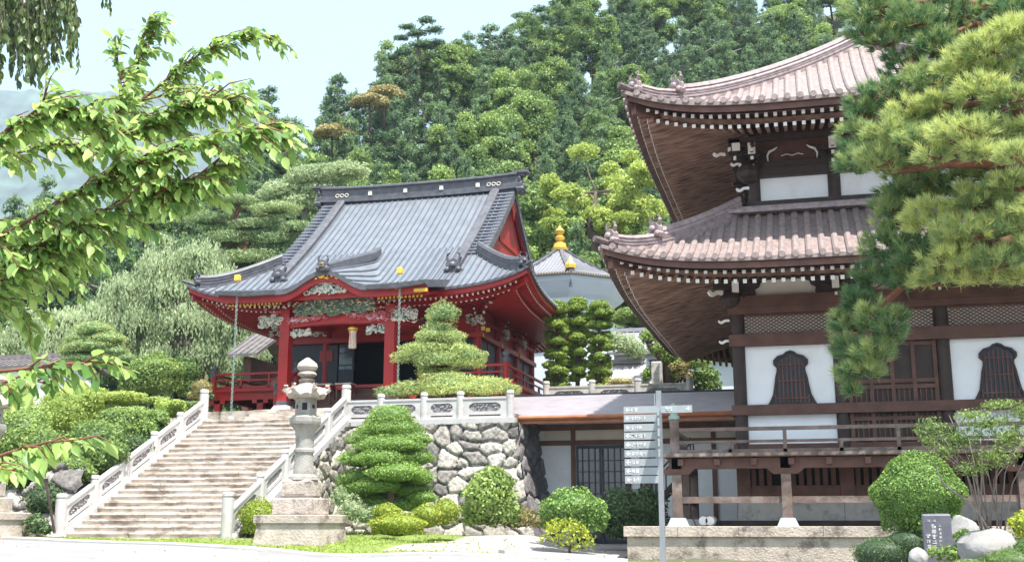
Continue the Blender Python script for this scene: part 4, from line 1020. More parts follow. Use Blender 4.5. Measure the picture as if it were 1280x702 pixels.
# ---- porch with curved gable
KC, KX0, KX1, KY0, KY1, KE = -17.0, -21.25, -13.05, 37.7, 43.3, 8.45
def kz(x, y):
    s_ = KE+.24*(y-KY0)+.10*(abs(x-(KX0+KX1)/2)/4.1)**4*max(0, 1-(y-KY0)/2.5)
    if y > 40.0: s_ = max(s_ if y < 40.7 else 0, HR.z(x, y)+.02)
    w = 1.72+.08*(y-KY0); u = abs(x-KC)/w; b = .5+.5*cos(pi*u) if u < 1 else 0
    g_ = min(1, max(0, (y-KY0)/2.5)); b = b*(1-g_)+max(0, 1-u)*g_
    return max(s_, KE+(.66+.33*(y-KY0))*b+(0 if u >= 1 else .0))
a = MB(); a.grid(lambda u, v: (KX0+(KX1-KX0)*u, KY0+(KY1-KY0)*v, kz(KX0+(KX1-KX0)*u, KY0+(KY1-KY0)*v)), 96, 14)
kr = a.build('porch_roof', 'copper', T, 'auto'); a = MB()
x = KX0+.05
while x < KX1:
    L_ = [KY0-.05+(KY1-KY0)*j/14 for j in range(15)]
    rings = [[(x+.045*cos(q), y_, kz(x, max(KY0, y_))+.015+.045*sin(q)) for q in [2*pi*j/6 for j in range(6)]] for y_ in L_]; a.loft(rings); x += .273
a.build('roof_batten', 'seam', kr, 'auto')
a = MB(); xs_ = np.linspace(KX0, KX1, 80)
a.sweep([(x, KY0-.02, kz(x, KY0)) for x in xs_], [(-.06, -.16), (.06, -.16), (.06, .02), (-.06, .02)])
for x in (KX0, KX1):
    a.add([(x, KY0+(KY1-KY0)*j/8, kz(x, KY0+(KY1-KY0)*j/8)+.03) for j in range(9)]+[(x, KY0+(KY1-KY0)*j/8, min(kz(x, KY0+(KY1-KY0)*j/8)-.25, HR.z(x, max(40.05, KY0+(KY1-KY0)*j/8))+3)) for j in range(9)], [(j, j+1, 10+j, 9+j) for j in range(8)])
a.build('porch_edge', 'copperdark', kr)
a = MB(); a.sweep([(x, KY0+.1, kz(x, KY0)-.16) for x in xs_], [(-.06, -.24), (.06, -.24), (.06, 0), (-.06, 0)])
a.add([(x, KY0+.32, kz(x, KY0)-.2) for x in xs_]+[(x, KY0+.32, 8.12) for x in xs_], [(i, i+1, 81+i, 80+i) for i in range(79)])
a.build('porch_fascia', 'red', T)
a = MB(); a.grid(lambda u, v: (KX0+.1+(KX1-KX0-.2)*u, KY0+.3+2.6*v, 8.2+.75*v), 10, 4); a.build('porch_soffit', 'red', T)
a = MB(); b = MB()
x = KX0+.25
while x < KX1-.2:
    if abs(x-KC) > 1.85: a.beam((x, KY0+.42, 8.12), (x, KY0+2.4, 8.62), .07, .1); b.cbox((x, KY0+.18, 8.17), .075, .05, .1); b.cbox((x+.0, KY0+.4, 8.07), .075, .03, .09)
    x += .15
a.build('porch_rafter', 'red', T); b.build('gilded_rafter_end', 'goldpaint', T)
a = MB(); carving(a, -17.45, -16.45, KY0+.0, 8.83, 9.0, 26, .07); carving(a, -20.1, -19.5, KY0+.0, 8.3, 8.42, 12, .06); carving(a, -14.6, -14.0, KY0+.0, 8.3, 8.45, 12, .06)
a.cbox((KX1-.2, KY0+.02, 8.2), .5, .06, .12); a.pieces('gilt_ornament', 'goldpaint', T)
a = MB(); carving(a, -18.0, -16.1, KY0+.24, 8.33, 8.8, 150, .12, lambda u, v: abs(u-.5)*2 < 1.05-v); a.build('carved_phoenix', 'carvewhite', T)
a = MB(); a.sweep([(KC, KY0-.1+(KY1-KY0)*t, kz(KC, KY0+(KY1-KY0)*max(0, t-.0))+.0) for t in np.linspace(0, .97, 8)], [(-.14, -.1), (.14, -.1), (.14, .2), (.07, .28), (-.07, .28), (-.14, .2)]); a.build('porch_ridge', 'copperdark', kr)
a = MB(); oni(a, (KC, KY0-.12, 9.08), (0, -1), .8); a.build('porch_ridge_ornament', 'copperdark', kr)
a = MB(); a.cbox((KC, KY0-.25, 9.3), .14, .05, .14)
for p_ in (at(297, 348, 37.75), at(500, 339, 37.75)): a.cbox((p_[0], p_[1], p_[2]+.02), .2, .16, .24, .03)
a.pieces('gilt_ornament', 'goldpaint', T)
a = MB(); 
for x0, x1 in ((KX0-.05, KC-1.9), (KC+1.75, KX1+.05)): a.sweep([(x0, KY0-.12, kz(x0, KY0)-.02), ((x0+x1)/2, KY0-.12, kz((x0+x1)/2, KY0)-.06), (x1, KY0-.12, kz(x1, KY0)-.02)], [(-.09, -.14), (.09, -.14), (.11, .0), (-.11, .0)])
a.pieces('gutter', 'copperdark', T)
for x in (-19.05, -14.82):
    a = MB(); a.cbox((x, 39, (GZ+8.0)/2+.1), .38, .38, 8.0-GZ-.2, .03); q = a.build('porch_pillar', 'red', T)
    a = MB(); a.loft([[(x+i*.36, 39+j*.36, GZ) for i, j in ((-1,-1),(1,-1),(1,1),(-1,1))], [(x+i*.25, 39+j*.25, GZ+.18) for i, j in ((-1,-1),(1,-1),(1,1),(-1,1))]]); a.build('base', 'marble', q)
    a = MB(); a.box(x-.2, x+.2, 38.8, 39.2, GZ+.18, GZ+.36); a.build('shoe', 'copperdark', q)
n_ = 24                                                        # arched rainbow beam
a = MB(); rings = []
for i in range(n_+1):
    u = i/n_; x = -19.05+4.23*u; ar = sin(pi*u); rings.append([(x, 38.86, 7.18+.16*ar**.5), (x, 39.14, 7.18+.16*ar**.5), (x, 39.14, 7.60+.16*ar), (x, 38.86, 7.60+.16*ar)])
a.loft(rings); a.beam((-19.05, 39.2, 7.4), (-19.05, 43, 7.9), .2, .26); a.beam((-14.82, 39.2, 7.4), (-14.82, 43, 7.9), .2, .26); a.build('rainbow_beam', 'red', T)
a = MB(); carving(a, -18.9, -17.3, 38.78, 7.4, 7.68, 110, .09, lambda u, v: v > .9*u-.2); carving(a, -16.5, -14.9, 38.78, 7.4, 7.68, 110, .09, lambda u, v: v > .7-u); a.pieces('beam_carving', 'carvered', T)
a = MB(); carving(a, -18.5, -15.4, 38.7, 7.74, 8.24, 420, .13, lambda u, v: abs(u-.5)*2 < 1.25-v*.6); a.build('carved_dragon', 'carvegreen', T)
a = MB()
for x in (-19.6, -14.25): carving(a, x-.45, x+.4, 38.85, 7.35, 7.72, 60, .12)
for x in (-18.45, -15.35): carving(a, x-.38, x+.38, 38.95, 6.95, 7.18, 50, .1)
carving(a, -19.8, -14.1, 38.6, 7.95, 8.15, 60, .07)
a.pieces('beam_end_carving', 'carvewhite', T)
a = MB(); b = MB()
for x in (-19.4, -18.5, -15.4, -14.45): bracket(a, b, (x, 38.98, 7.62), (0, -1, 0), .5, 2)
a.pieces('porch_bracket', 'carvered', T); b.pieces('bracket_end', 'carvewhite', T)
# rain chains, bell rope, offering tables
for px0, px1, y0, y1, lab in ((297, 291, 358, 523, 'rain chain hanging from the left end of the red hall porch gutter'), (500, 496, 350, 488, 'rain chain hanging from the right end of the red hall porch gutter')):
    x, _, z0 = at(px0, y0, 37.58); z1 = at(px1, y1, 37.58)[2] if px0 < 400 else 4.2
    R_ = thing('rain_chain', lab, 'rain chain', (x, 37.58, z1), 'rain chains'); a = MB(); k = 0; z = z1
    while z < z0: 
        a.tube([(x+.035*cos(q)*(1 if k % 2 else .25), 37.58+.035*cos(q)*(.25 if k % 2 else 1), z+.05+.06*sin(q)) for q in np.linspace(0, 2*pi, 9)], .010, 5); z += .085; k += 1
    a.build('chain', 'patina', R_); a = MB(); a.lathe((x, 37.58, z1), [(.16, -.12), (.18, .02), (.12, .03), (.03, .1)], 12); a.build('drip_stone', 'stone', R_)
x = at(441, 420, 39.3)[0]; B_ = thing('bell_rope', 'striped cloth bell rope hanging in front of the dark hall entrance', 'bell rope', (x, 39.3, 6.3))
a = MB(); a.lathe((x, 39.3, 0), [(.13, 6.45), (.15, 6.5), (.13, 7.0), (.15, 7.1)], 10); a.build('rope', 'cloth', B_)
a = MB(); a.lathe((x, 39.3, 0), [(.10, 7.1), (.19, 7.14), (.2, 7.22), (.1, 7.3), (.03, 7.32)], 10); a.build('bell', 'gold', B_, 'auto')
for px, lab in ((407, 'left wooden offering stand before the hall doors'), (432, 'right wooden offering stand before the hall doors')):
    p = at(px, 484, 40.4); B_ = thing('offering_stand', lab, 'stand', (p[0], 40.4, 4.4), 'wooden offering stands')
    a = MB(); a.cbox((p[0], 40.4, 5.25), .66, .5, .06); a.build('top', 'stair', B_); a = MB(); a.cbox((p[0], 40.42, 5.12), .6, .4, .18); a.build('frame', 'red', B_)
    for i in (-1, 1):
        for j in (-1, 1): a = MB(); a.box(p[0]+i*.27-.03, p[0]+i*.27+.03, 40.4+j*.2-.03, 40.4+j*.2+.03, 4.3, 5.1); a.build('leg', 'woodred', B_)

# ---------------------------------------------------------------- annex between wall and tower
T = thing('annex_building', 'low white-walled annex with dark glazed doors and a flat pinkish roof between wall and tower', 'building', (-5.3, 37.5, -.7))
WY = 36.6
a = MB(); xa, xb = -8.86, -1.98; ya, yb, za, zb_ = 34.25, 38.6, 3.24, 4.36
XA = lambda v: -8.86-1.25*v
a.grid(lambda u, v: (XA(v)+(xb-XA(v))*u, ya+(yb-ya)*v, za+(zb_-za)*v), 4, 24); rf = a.build('roof', 'annexroof', T)
a = MB(); n = 22
for i in range(n): xa = XA(i/n); y = ya+(yb-ya)*i/n; z = za+(zb_-za)*i/n; a.add([(xa, y, z+.035), (xb, y, z+.035), (xb, y, z), (xa, y, z), (xa, y+.2, z+.03), (xb, y+.2, z+.03)], [(3, 2, 1, 0), (0, 1, 5, 4)])
a.build('roof_course', 'annexroof', rf); xa = -8.86
a = MB(); a.box(XA(1), xb, yb-.1, yb+.06, zb_-.2, zb_+.06); a.build('ridge_flashing', 'navy', rf)
a = MB(); a.tube([(xa-.05, ya-.06, za-.03), (xb, ya-.06, za-.03)], .075, 10); a.box(xa, xb, ya, ya+.06, za-.2, za-.02); a.build('gutter', 'gutter', T)
a = MB(); a.grid(lambda u, v: (xa+(xb-xa)*u, ya+.05+(WY-ya)*v, za-.16+.2*v), 2, 2); a.build('soffit', 'cream', T)
a = MB(); zt_ = 3.26; X37 = lambda px: at(px, 580, WY)[0]
a.box(-8.7, xb, WY, WY+.1, -.8, zt_); a.build('wall', 'plaster', T)
a = MB(); a.box(-8.7, xb, WY-.06, WY+.02, 3.0, 3.2); a.box(-8.7, xb, WY-.06, WY+.02, 2.52, 2.68)
for px in (717, 786, 893): x = X37(px); a.box(x-.07, x+.07, WY-.08, WY+.02, -.8, 3.05)
a.pieces('timber_frame', 'brownbeam', T)
a = MB()
for x0, x1 in ((X37(680), X37(714)), (X37(720), X37(783)), (X37(790), X37(889)), (X37(897), X37(930))): a.box(x0, x1, WY-.02, WY+.01, 2.70, 2.98)
a.pieces('transom_panel', 'cream', T)
for x0, x1 in ((X37(721), X37(752)), (X37(753), X37(784)), (X37(800), X37(826))):
    a = MB(); a.box(x0, x1, WY-.05, WY-.01, -.6, 2.5); d_ = a.build('door', 'glass', T); a = MB(); w_ = x1-x0
    for t in (0, .25, .5, .75, 1.): x = x0+w_*t; k = .06 if t in (0, 1.) else .018; a.box(max(x0, x-k), min(x1, x+k), WY-.09, WY-.045, -.6, 2.5)
    for z in (-.6, .3, .95, 1.3, 1.65, 2.0, 2.4): a.box(x0, x1, WY-.085, WY-.046, z, z+(.1 if z in (-.6, 2.4, .3) else .03))
    a.build('door_frame', 'navy', d_); a = MB(); a.ball((x1-.07 if x0 < X37(740) else x0+.07, WY-.11, .95), .03, .03, .05, 8, 5); a.build('knob', 'steel', d_)
# stair with dark rail from the annex up to the veranda
T = thing('veranda_stair', 'dark wooden stair climbing behind the veranda railing beside the annex', 'stair', (-3.2, 34, -.6))
a = MB()
for i in range(9): a.box(-4.4, -3.5, 33.3+.0*i, 34.1, 0, 0) if False else a.box(-5.2+.2*i, -5.0+.2*i+.06, 33.4, 34.3, -.1+.2*i-.04, -.1+.2*i)
a.build('tread', 'woodgrey', T)
for y in (33.4, 34.3): a = MB(); a.beam((-5.2, y, -.2), (-3.4, y, 1.68), .06, .2); a.beam((-5.2, y, .6), (-3.4, y, 2.45), .05, .07); [a.box(-5.1+.42*i, -5.06+.42*i, y-.02, y+.02, -.1+.44*i, .7+.44*i) for i in range(5)]; a.build('stringer_rail', 'wooddark', T)

# ---------------------------------------------------------------- white octagonal reliquary behind
dc = at(700, 315, 62); T = thing('octagonal_hall', 'white octagonal hall with grey pointed roof and golden finial behind the topiaries', 'building', (dc[0], 62, 4.5))
cx_, cy_ = dc[0], 62.; ZE, ZA, RE = 13.15, 15.55, 4.35; rot = radians(-70)
a = MB(); prof = [(RE*(1-t), ZE+(ZA-ZE)*(.62*t+.38*t*t)) for t in np.linspace(0, .93, 9)]
a.lathe((cx_, cy_, 0), prof, 8, rot); rf = a.build('roof', 'domeroof', T)
a = MB(); b = MB()
for k in range(8):
    an = rot+2*pi*k/8; a.sweep([(cx_+r*cos(an), cy_+r*sin(an), z) for r, z in prof], [(-.10, -.02), (.10, -.02), (.10, .12), (-.10, .12)])
    an2 = rot+2*pi*(k+1)/8
    for j in range(1, 16):
        t = j/16; ex, ey = [(cos(an)*(1-t)+cos(an2)*t), (sin(an)*(1-t)+sin(an2)*t)]
        lim_ = 1-abs(2*t-1)
        nseg = [p for p in prof if 1-p[0]/RE <= lim_*.98+.0001] or prof[:1]
        # ribs run straight up the face, stopping at the hip
        ml = ((cos(an)+cos(an2))/2, (sin(an)+sin(an2))/2); pts = []
        for r, z in prof:
            q = 1-r/RE
            if q > lim_: break
            pts.append((cx_+RE*(ex-ml[0]*q*1.0), cy_+RE*(ey-ml[1]*q*1.0), z+.03))
        if len(pts) > 1: b.tube(pts, .035, 4)
a.build('hip_rib', 'copperdark', rf); b.build('roof_rib', 'domeroof', rf)
a = MB(); a.lathe((cx_, cy_, 0), [(RE-.1, ZE-.1), (RE+.05, ZE-.1), (RE+.05, ZE+.02), (RE-.1, ZE+.02)], 8, rot); a.build('eave_edge', 'copperdark', rf)
a = MB()
for k in range(8):
    p, q_ = [np.array((cx_+RE*cos(rot+2*pi*(k+i)/8), cy_+RE*sin(rot+2*pi*(k+i)/8), ZE-.02)) for i in (0, 1)]
    for j in range(22): a.ball(p+(q_-p)*(j+.5)/22, .06, .06, .06, 6, 4)
a.build('gilt_end_cap', 'goldpaint', rf)
a = MB(); a.lathe((cx_, cy_, 0), [(RE-.15, ZE-.1), (RE-.3, ZE-.35), (RE-.9, ZE-.9), (RE-1.2, ZE-1.1), (RE-1.25, ZE-1.15), (RE-1.25, 4.4)], 8, rot); a.build('wall', 'whitewash', T)
a = MB(); a.lathe((cx_, cy_, 0), [(r*.72, 15.3+(z-15.35)*.80) for r, z in [(.65, 15.35), (.7, 15.55), (.55, 15.6), (.5, 15.9), (.3, 15.98), (.2, 16.1), (.38, 16.2), (.42, 16.35), (.24, 16.48), (.2, 16.55), (.36, 16.68), (.40, 16.85), (.2, 17.05), (.0, 17.3)]], 16); a.build('finial', 'gold', T, 'auto')
a = MB(); an = rot; p = (cx_+(RE-.35)*cos(an), cy_+(RE-.35)*sin(an), ZE+.35); a.lathe(p, [(.3, -.1), (.32, .1), (.2, .25), (.1, .42), (.03, .55)], 8); a.build('hip_ornament', 'gold', rf)
a = MB(); p = (cx_+(RE-.3)*cos(an), cy_+(RE-.3)*sin(an), ZE-.75); a.lathe(p, [(.1, 0), (.1, .02), (.06, .25), (.02, .3), (.02, .5)], 8); a.build('wind_bell', 'copperdark', T)

# ---------------------------------------------------------------- walls and roofs of other buildings
def house(name, label, x0, x1, y0, y1, z0, ze, zr, wm, rm, over=.5, panes=()):
    T = thing(name, label, 'building', ((x0+x1)/2, y0, z0)); a = MB(); a.box(x0, x1, y0, y1, z0, ze); a.build('wall', wm, T)
    a = MB(); ym = (y0+y1)/2
    a.prism([(y0-over, ze-.05), (ym, zr), (y1+over, ze-.05), (y1+over, ze+.1), (ym, zr+.18), (y0-over, ze+.1)], lambda u, v, k: ((x1+over) if k else (x0-over), u, v)); rf = a.build('roof', rm, T)
    a = MB(); a.sweep([(x0-over, ym, zr+.15), (x1+over, ym, zr+.15)], [(-.15, 0), (.15, 0), (.12, .2), (-.12, .2)])
    x = x0-over
    while x < x1+over: a.beam((x, y0-over, ze+.13), (x, ym, zr+.2), .06, .05); x += .35
    a.build('roof_seam', rm, rf)
    for (a0, a1, b0, b1) in panes: a = MB(); a.box(a0, a1, y0-.03, y0+.02, b0, b1); w_ = a.build('window', 'glass', T); a = MB(); [a.box(a0-.05, a1+.05, y0-.05, y0-.031, z-.03, z+.03) for z in (b0, b1)]; a.build('frame', 'brownbeam', w_)
    return T
p0, p1 = at(868, 446, 52), at(960, 440, 52)
house('white_building', 'pale white building seen behind the tower under its rear eave', p0[0], p1[0]+6, 52, 58, 4.4, p0[2], p0[2]+1.2, 'whitewash', 'copperdark', .4)
p0, p1 = at(768, 470, 56), at(858, 470, 56)
house('white_building', 'small white building with grey roof behind the leaning tree', p0[0], p1[0], 56, 60, 4.4, at(800, 442, 56)[2], at(800, 418, 58)[2], 'whitewash', 'domeroof', .3, [(at(812, 450, 56)[0], at(830, 450, 56)[0], at(812, 460, 56)[2], at(812, 450, 56)[2])])
p0, p1 = at(745, 470, 47), at(800, 470, 47)
house('shrine_shed', 'low shed with orange-edged sloping roof beside the topiaries', p0[0], p1[0]-.2, 47, 49.5, 4.4, 5.6, 6.6, 'whitewash', 'annexroof', .3)
p0, p1 = at(282, 447, 50), at(345, 430, 50)
house('side_building', 'brown-roofed side building behind the left end of the red hall', p0[0]+1, p1[0]-1.3, 50, 55, 4.4, at(285, 447, 50)[2], at(330, 416, 52)[2], 'woodred', 'greyroof', .6)
p0, p1 = at(30, 456, 46), at(85, 456, 46)
house('garden_wall_building', 'low white garden building with flat brown roof behind the left shrubs', p0[0]-4, p1[0], 46, 48.5, 3.2, at(50, 459, 46)[2], at(50, 450, 47)[2], 'plaster', 'greyroof', .3)
# ================================================================ stone lanterns
def lantern(cx, cy, z0, label, group):
    T = thing('stone_lantern', label, 'lantern', (cx, cy, z0), group)
    def sq(prof, b=0.): m_ = MB(); m_.lathe((cx, cy, z0), [(r*1.4142, z) for r, z in prof], 4, pi/4); return m_
    sq([(.83, -.1), (.76, .50)]).build('pedestal', 'base', T); m_ = MB(); m_.cbox((cx, cy, z0+.60), 1.64, 1.64, .2, .02); m_.build('pedestal_cap', 'base', T)
    m_ = MB(); m_.cbox((cx-.03, cy, z0+.89), .98, .98, .39, .03); m_.build('tier', 'base', T)
    m_ = MB(); m_.cbox((cx-.03, cy, z0+1.3), .7, .7, .44, .06); m_.cbox((cx-.03, cy-.35, z0+1.3), .5, .03, .26, .01); m_.build('tier', 'base', T)
    m_ = MB(); m_.lathe((cx, cy, z0), [(.36, 1.5), (.34, 1.58), (.25, 1.64), (.225, 1.9), (.215, 2.12), (.25, 2.15), (.25, 2.21), (.215, 2.24), (.22, 2.5), (.24, 2.66), (.27, 2.7), (.36, 2.78)], 24); m_.build('shaft', 'lantern', T, 'auto')
    m_ = MB(); m_.lathe((cx, cy, z0), [(.24, 2.70), (.36, 2.80), (.38, 2.86), (.38, 2.96), (.33, 2.98), (.29, 3.02)], 6, .3); m_.build('platform', 'lantern', T)
    m_ = MB(); R = .255; n = 6; pts = [(cx+R*cos(.3+2*pi*k/n), cy+R*sin(.3+2*pi*k/n)) for k in range(n)]
    m_.lathe((cx, cy, z0), [(R, 3.0), (R, 3.44)], 6, .3); fb = m_.build('firebox', 'lantern', T)
    m_ = MB(); m2 = MB()
    for k in range(n):
        a_, b_ = np.array(pts[k]), np.array(pts[(k+1) % n]); c = (a_+b_)/2; d = unit(c-np.array((cx, cy))); t = unit(b_-a_)
        if k % 2 == 0: m_.prism([(-.06, .13), (.06, .13), (.06, .30), (-.06, .30)], lambda u, v, kk: (c[0]+t[0]*u+d[0]*(.004 if kk else -.02), c[1]+t[1]*u+d[1]*(.004 if kk else -.02), z0+3.0+v))
        else: m_.prism([(.055*cos(q), .22+.055*sin(q)) for q in np.linspace(0, 2*pi, 13)[:-1]], lambda u, v, kk: (c[0]+t[0]*u+d[0]*(.004 if kk else -.02), c[1]+t[1]*u+d[1]*(.004 if kk else -.02), z0+3.0+v))
    m_.build('opening_shade', 'black', fb)  # black plates on the solid box stand for the dark inside the openings
    m_ = MB(); nr = 6; rings = []
    for r, z, cu in ((.27, 3.42, 0), (.50, 3.44, .04), (.56, 3.50, .12), (.50, 3.58, .10), (.36, 3.64, .03), (.22, 3.76, 0), (.13, 3.84, 0)):
        ring = []
        for k in range(36):
            q = 2*pi*k/36+.3; m6 = abs(((k % 6)-0)/6.); e = max(0, 1-min(m6, 1-m6)*5); r_ = r*.84; ring.append((cx+(r_+.05*e*(r > .4))*cos(q), cy+(r_+.05*e*(r > .4))*sin(q), z0+z+cu*e+.03*sin(k*2.1)*(r > .3)))
        rings.append(ring)
    m_.loft(rings); 
    for k in range(6):
        q = .3+2*pi*k/6; c = np.array((cx+.49*cos(q), cy+.49*sin(q), z0+3.57)); d = np.array((cos(q), sin(q), 0)); m_.tube([c-d*.12, c-d*.02+(0, 0, .01), c+d*.05+(0, 0, .06), c+d*.03+(0, 0, .14), c-d*.03+(0, 0, .15), c-d*.04+(0, 0, .1)], [.06, .065, .06, .05, .04, .02], 7)
    m_.build('roof', 'base', T, 'auto')
    m_ = MB(); m_.lathe((cx, cy, z0), [(.17, 3.8), (.2, 3.86), (.12, 3.9), (.17, 3.94), (.23, 3.99), (.2, 4.05), (.16, 4.07), (.22, 4.11), (.25, 4.17), (.22, 4.26), (.13, 4.33), (.03, 4.40)], 18); m_.build('finial', 'base', T, 'auto')
lx = at(379, 600, 25)[0]
lantern(lx, 25, gz(lx, 25)-.02+.0, 'tall stone lantern on a square mossy pedestal at the foot of the steps', 'stone lanterns')
l2 = at(-22, 660, 25.8); lantern(l2[0], 25.8, gz(l2[0], 25.8), 'stone lantern half out of frame at the far left under cherry leaves', 'stone lanterns')

# ---------------------------------------------------------------- signpost
sp = at(829, 700, 20); sx_, sy_ = sp[0], 20.
T = thing('signpost', 'slim steel direction signpost with stacked grey arrow blades before the tower', 'signpost', (sx_, sy_, gz(sx_, 20)))
m_ = MB(); m_.box(sx_-.045, sx_+.045, 19.955, 20.045, -1.1, 2.30); m_.build('pole', 'steel', T)
m_ = MB(); m_.box(sx_-.08, sx_-.056, 19.97, 20.03, 1.1, 2.25); m_.build('blade_rail', 'steel', T)
zc = [at(806, y, 20)[2] for y in (512, 522.5, 534, 544.5, 555.5, 566.5, 577.5, 588.5, 599)]
def blade(x0, x1, z, tip, yy=19.96, h=.125):
    b = MB(); pts = [(x0, z-h/2), (x1, z-h/2), (x1, z+h/2), (x0, z+h/2)]
    b.prism(pts, lambda u, v, k: (u, yy+(.012 if k else -.012), v)); o = b.build('sign_blade', 'signgrey', T)
    w = MB(); f = lambda u, v, k: (u, yy-.013-(.004 if k else 0), v); s = -1 if tip == 'L' else 1; ax = (x0+.07) if tip == 'L' else (x1-.07)
    for q in (1, -1): w.prism([(ax+s*.04, z), (ax+s*.028, z), (ax-s*.012, z+q*.035), (ax, z+q*.038)], f)
    w.prism([(ax-s*.04, z-.006), (ax+s*.03, z-.006), (ax+s*.03, z+.006), (ax-s*.04, z+.006)], f)
    xx = (x0+.13) if tip == 'L' else (x0+.08); n = int((x1-x0-.24)/.075); n = max(2, n-random.randint(0, 3))
    for c in range(n):                                         # brushed characters, a few strokes each
        for _ in range(5):
            if random.random() < .5: u = xx+random.uniform(0, .04); w.prism([(u, z-.03), (u+.009, z-.03), (u+.009, z+.03), (u, z+.03)], f)
            else: v = z+random.uniform(-.03, .025); w.prism([(xx, v), (xx+.05, v), (xx+.05, v+.008), (xx, v+.008)], f)
        xx += .068
    w.build('lettering', 'white', o)
for i, z in enumerate(zc): blade(sx_-.62, sx_-.03, z, 'L')
blade(sx_+.04, sx_+.58, at(850, 511, 20)[2], 'R')
for i in range(5):                                             # blades that point towards the viewer, seen end on
    z = at(833, 516+12.5*i, 20)[2]; b = MB(); b.prism([(19.4, z-.09), (19.93, z-.09), (19.93, z+.04), (19.4, z+.04)], lambda u, v, k: (sx_-.02+(.03 if k else 0)+(19.93-u)*.12, u, v)); b.build('sign_blade', 'signgrey', T)
m_ = MB(); b = at(790, 694, 22.5)
# ---------------------------------------------------------------- inscribed stele, rocks, rolls
s0 = at(1158, 702, 17); s1 = at(1188, 643, 17)
T = thing('inscribed_stone', 'small dark stone tablet with columns of pale characters before the round bush', 'tablet', (s0[0]+.15, 17, -.9))
m_ = MB(); xa, xb = s0[0]-.01, s1[0]; m_.loft([[(xa, 16.98, -1.0), (xb, 16.98, -1.0), (xb, 17.14, -1.0), (xa, 17.14, -1.0)], [(xa, 16.98, .12), (xb, 16.98, .12), (xb, 17.14, .13), (xa, 17.14, .13)], [(xa+.01, 17.0, .135), (xb-.01, 17.0, .14), (xb-.01, 17.12, .15), (xa+.01, 17.12, .145)]]); m_.build('slab', 'stele', T)
m_ = MB(); f = lambda u, v, k: (u, 16.979-(.003 if k else 0), v)
def glyph(w, x, z, s):
    for _ in range(6):
        if random.random() < .5: u = x+random.uniform(0, s*.8); w.prism([(u, z), (u+s*.14, z), (u+s*.14, z+s), (u, z+s)], f)
        else: v = z+random.uniform(0, s*.85); w.prism([(x, v), (x+s, v), (x+s, v+s*.13), (x, v+s*.13)], f)
glyph(m_, xa+.06, .035, .035); glyph(m_, xa+.13, .035, .035)
for i in range(7): glyph(m_, xa+.20, -.03-.052*i, .035)
for i, z in enumerate((-.03, -.1, -.17, -.24, -.31, -.38)): glyph(m_, xa+.11, z-.02, .055)
for i, z in enumerate((-.16, -.23, -.30)): glyph(m_, xa+.035, z-.02, .05)
m_.build('inscription', 'white', T)
def rock(label, p, r, seed):
    R_ = np.random.default_rng(seed); n, m = 26, 16; V = []
    ph = R_.uniform(0, 6, 6); planes = [unit(R_.normal(0, 1, 3)+np.array((0, 0, .3))) for _ in range(9)]; pd = R_.uniform(.72, .95, 9)
    for j in range(m+1):
        for i in range(n):
            a = pi*j/m; b = 2*pi*i/n; d = np.array((sin(a)*cos(b), sin(a)*sin(b), cos(a))); k = 1.
            for pl, q in zip(planes, pd):
                c = float(d@pl)
                if c > .01: k = min(k, q/c)
            k *= 1+.03*sin(7*d[0]+ph[0])*sin(9*d[1]+ph[1]); V.append(np.array(p)+d*k*np.array(r))
    mb = MB(); mb.add(V, [(j*n+i, j*n+(i+1) % n, (j+1)*n+(i+1) % n, (j+1)*n+i) for j in range(m) for i in range(n)])
    return tag(mb.build('rock', 'rock', None, 'auto'), label, 'rock', 'garden rocks')
def pk(px, py, Y, rx, ry): p = at(px, py, Y); k = mpp(p); return p, k*rx, k*ry
p, a_, b_ = pk(1236, 690, 15.5, 35, 26); rock('large pale smooth boulder beside the inscribed tablet', p, (a_*1.15, .5, b_*1.2), 3)
p, a_, b_ = pk(1148, 700, 16.4, 17, 20); rock('small pale rock at the left foot of the tablet', p, (a_*.75, .2, b_*.8), 5)
p, a_, b_ = pk(1204, 668, 18.2, 20, 26); rock('rough dark rock between tablet and shrub stems', p, (a_, .3, b_), 8)
for i, px in enumerate((881, 889)):
    p = at(px, 652, 29.9); m_ = MB(); r = .12; m_.loft([[(p[0]+r*k_*cos(q), y, .09+r*k_*sin(q)) for q in np.linspace(0, 2*pi, 17)[:-1]] for k_, y in ((.9, 29.5), (1, 29.52), (1, 30.4), (.9, 30.42))]); tag(m_.build('white_roll', 'white', None, 'auto'), ('left' if i == 0 else 'right')+' one of two white rolls stored under the tower veranda', 'roll', 'white rolls under the veranda')
m_ = MB(); p = at(821, 452, 46); q = at(821, 482, 46); m_.cbox((p[0], 46, (p[2]+q[2])/2-.2), .42, .3, p[2]-q[2]+.4, .03); tag(m_.build('stone_post', 'stone', None), 'plain pale stone post standing beside the leaning dark tree', 'stone post')
p0, p1 = at(57, 600, 26.3), at(69, 655, 26.3); m_ = MB(); m_.tube([tuple(p0), tuple(p1-(0, 0, .2))], .035, 8); m_.cbox(tuple(p0), .12, .05, .1); tag(m_.build('iron_stake', 'wooddark', None), 'thin dark iron stake leaning beside the staircase foot', 'stake')
m_ = MB(); x = -4.9                                           # low kerb stones before the dark bush
m_.prism([(-6.6, 24.6), (-4.7, 26.2), (-4.72, 26.5), (-6.8, 24.8)], lambda u, v, k: (u, v, gz(u, v)+(.12 if k else -.1))); tag(m_.build('edging_stone', 'kerb'), 'low diagonal edging stones in front of the podium corner', 'edging')

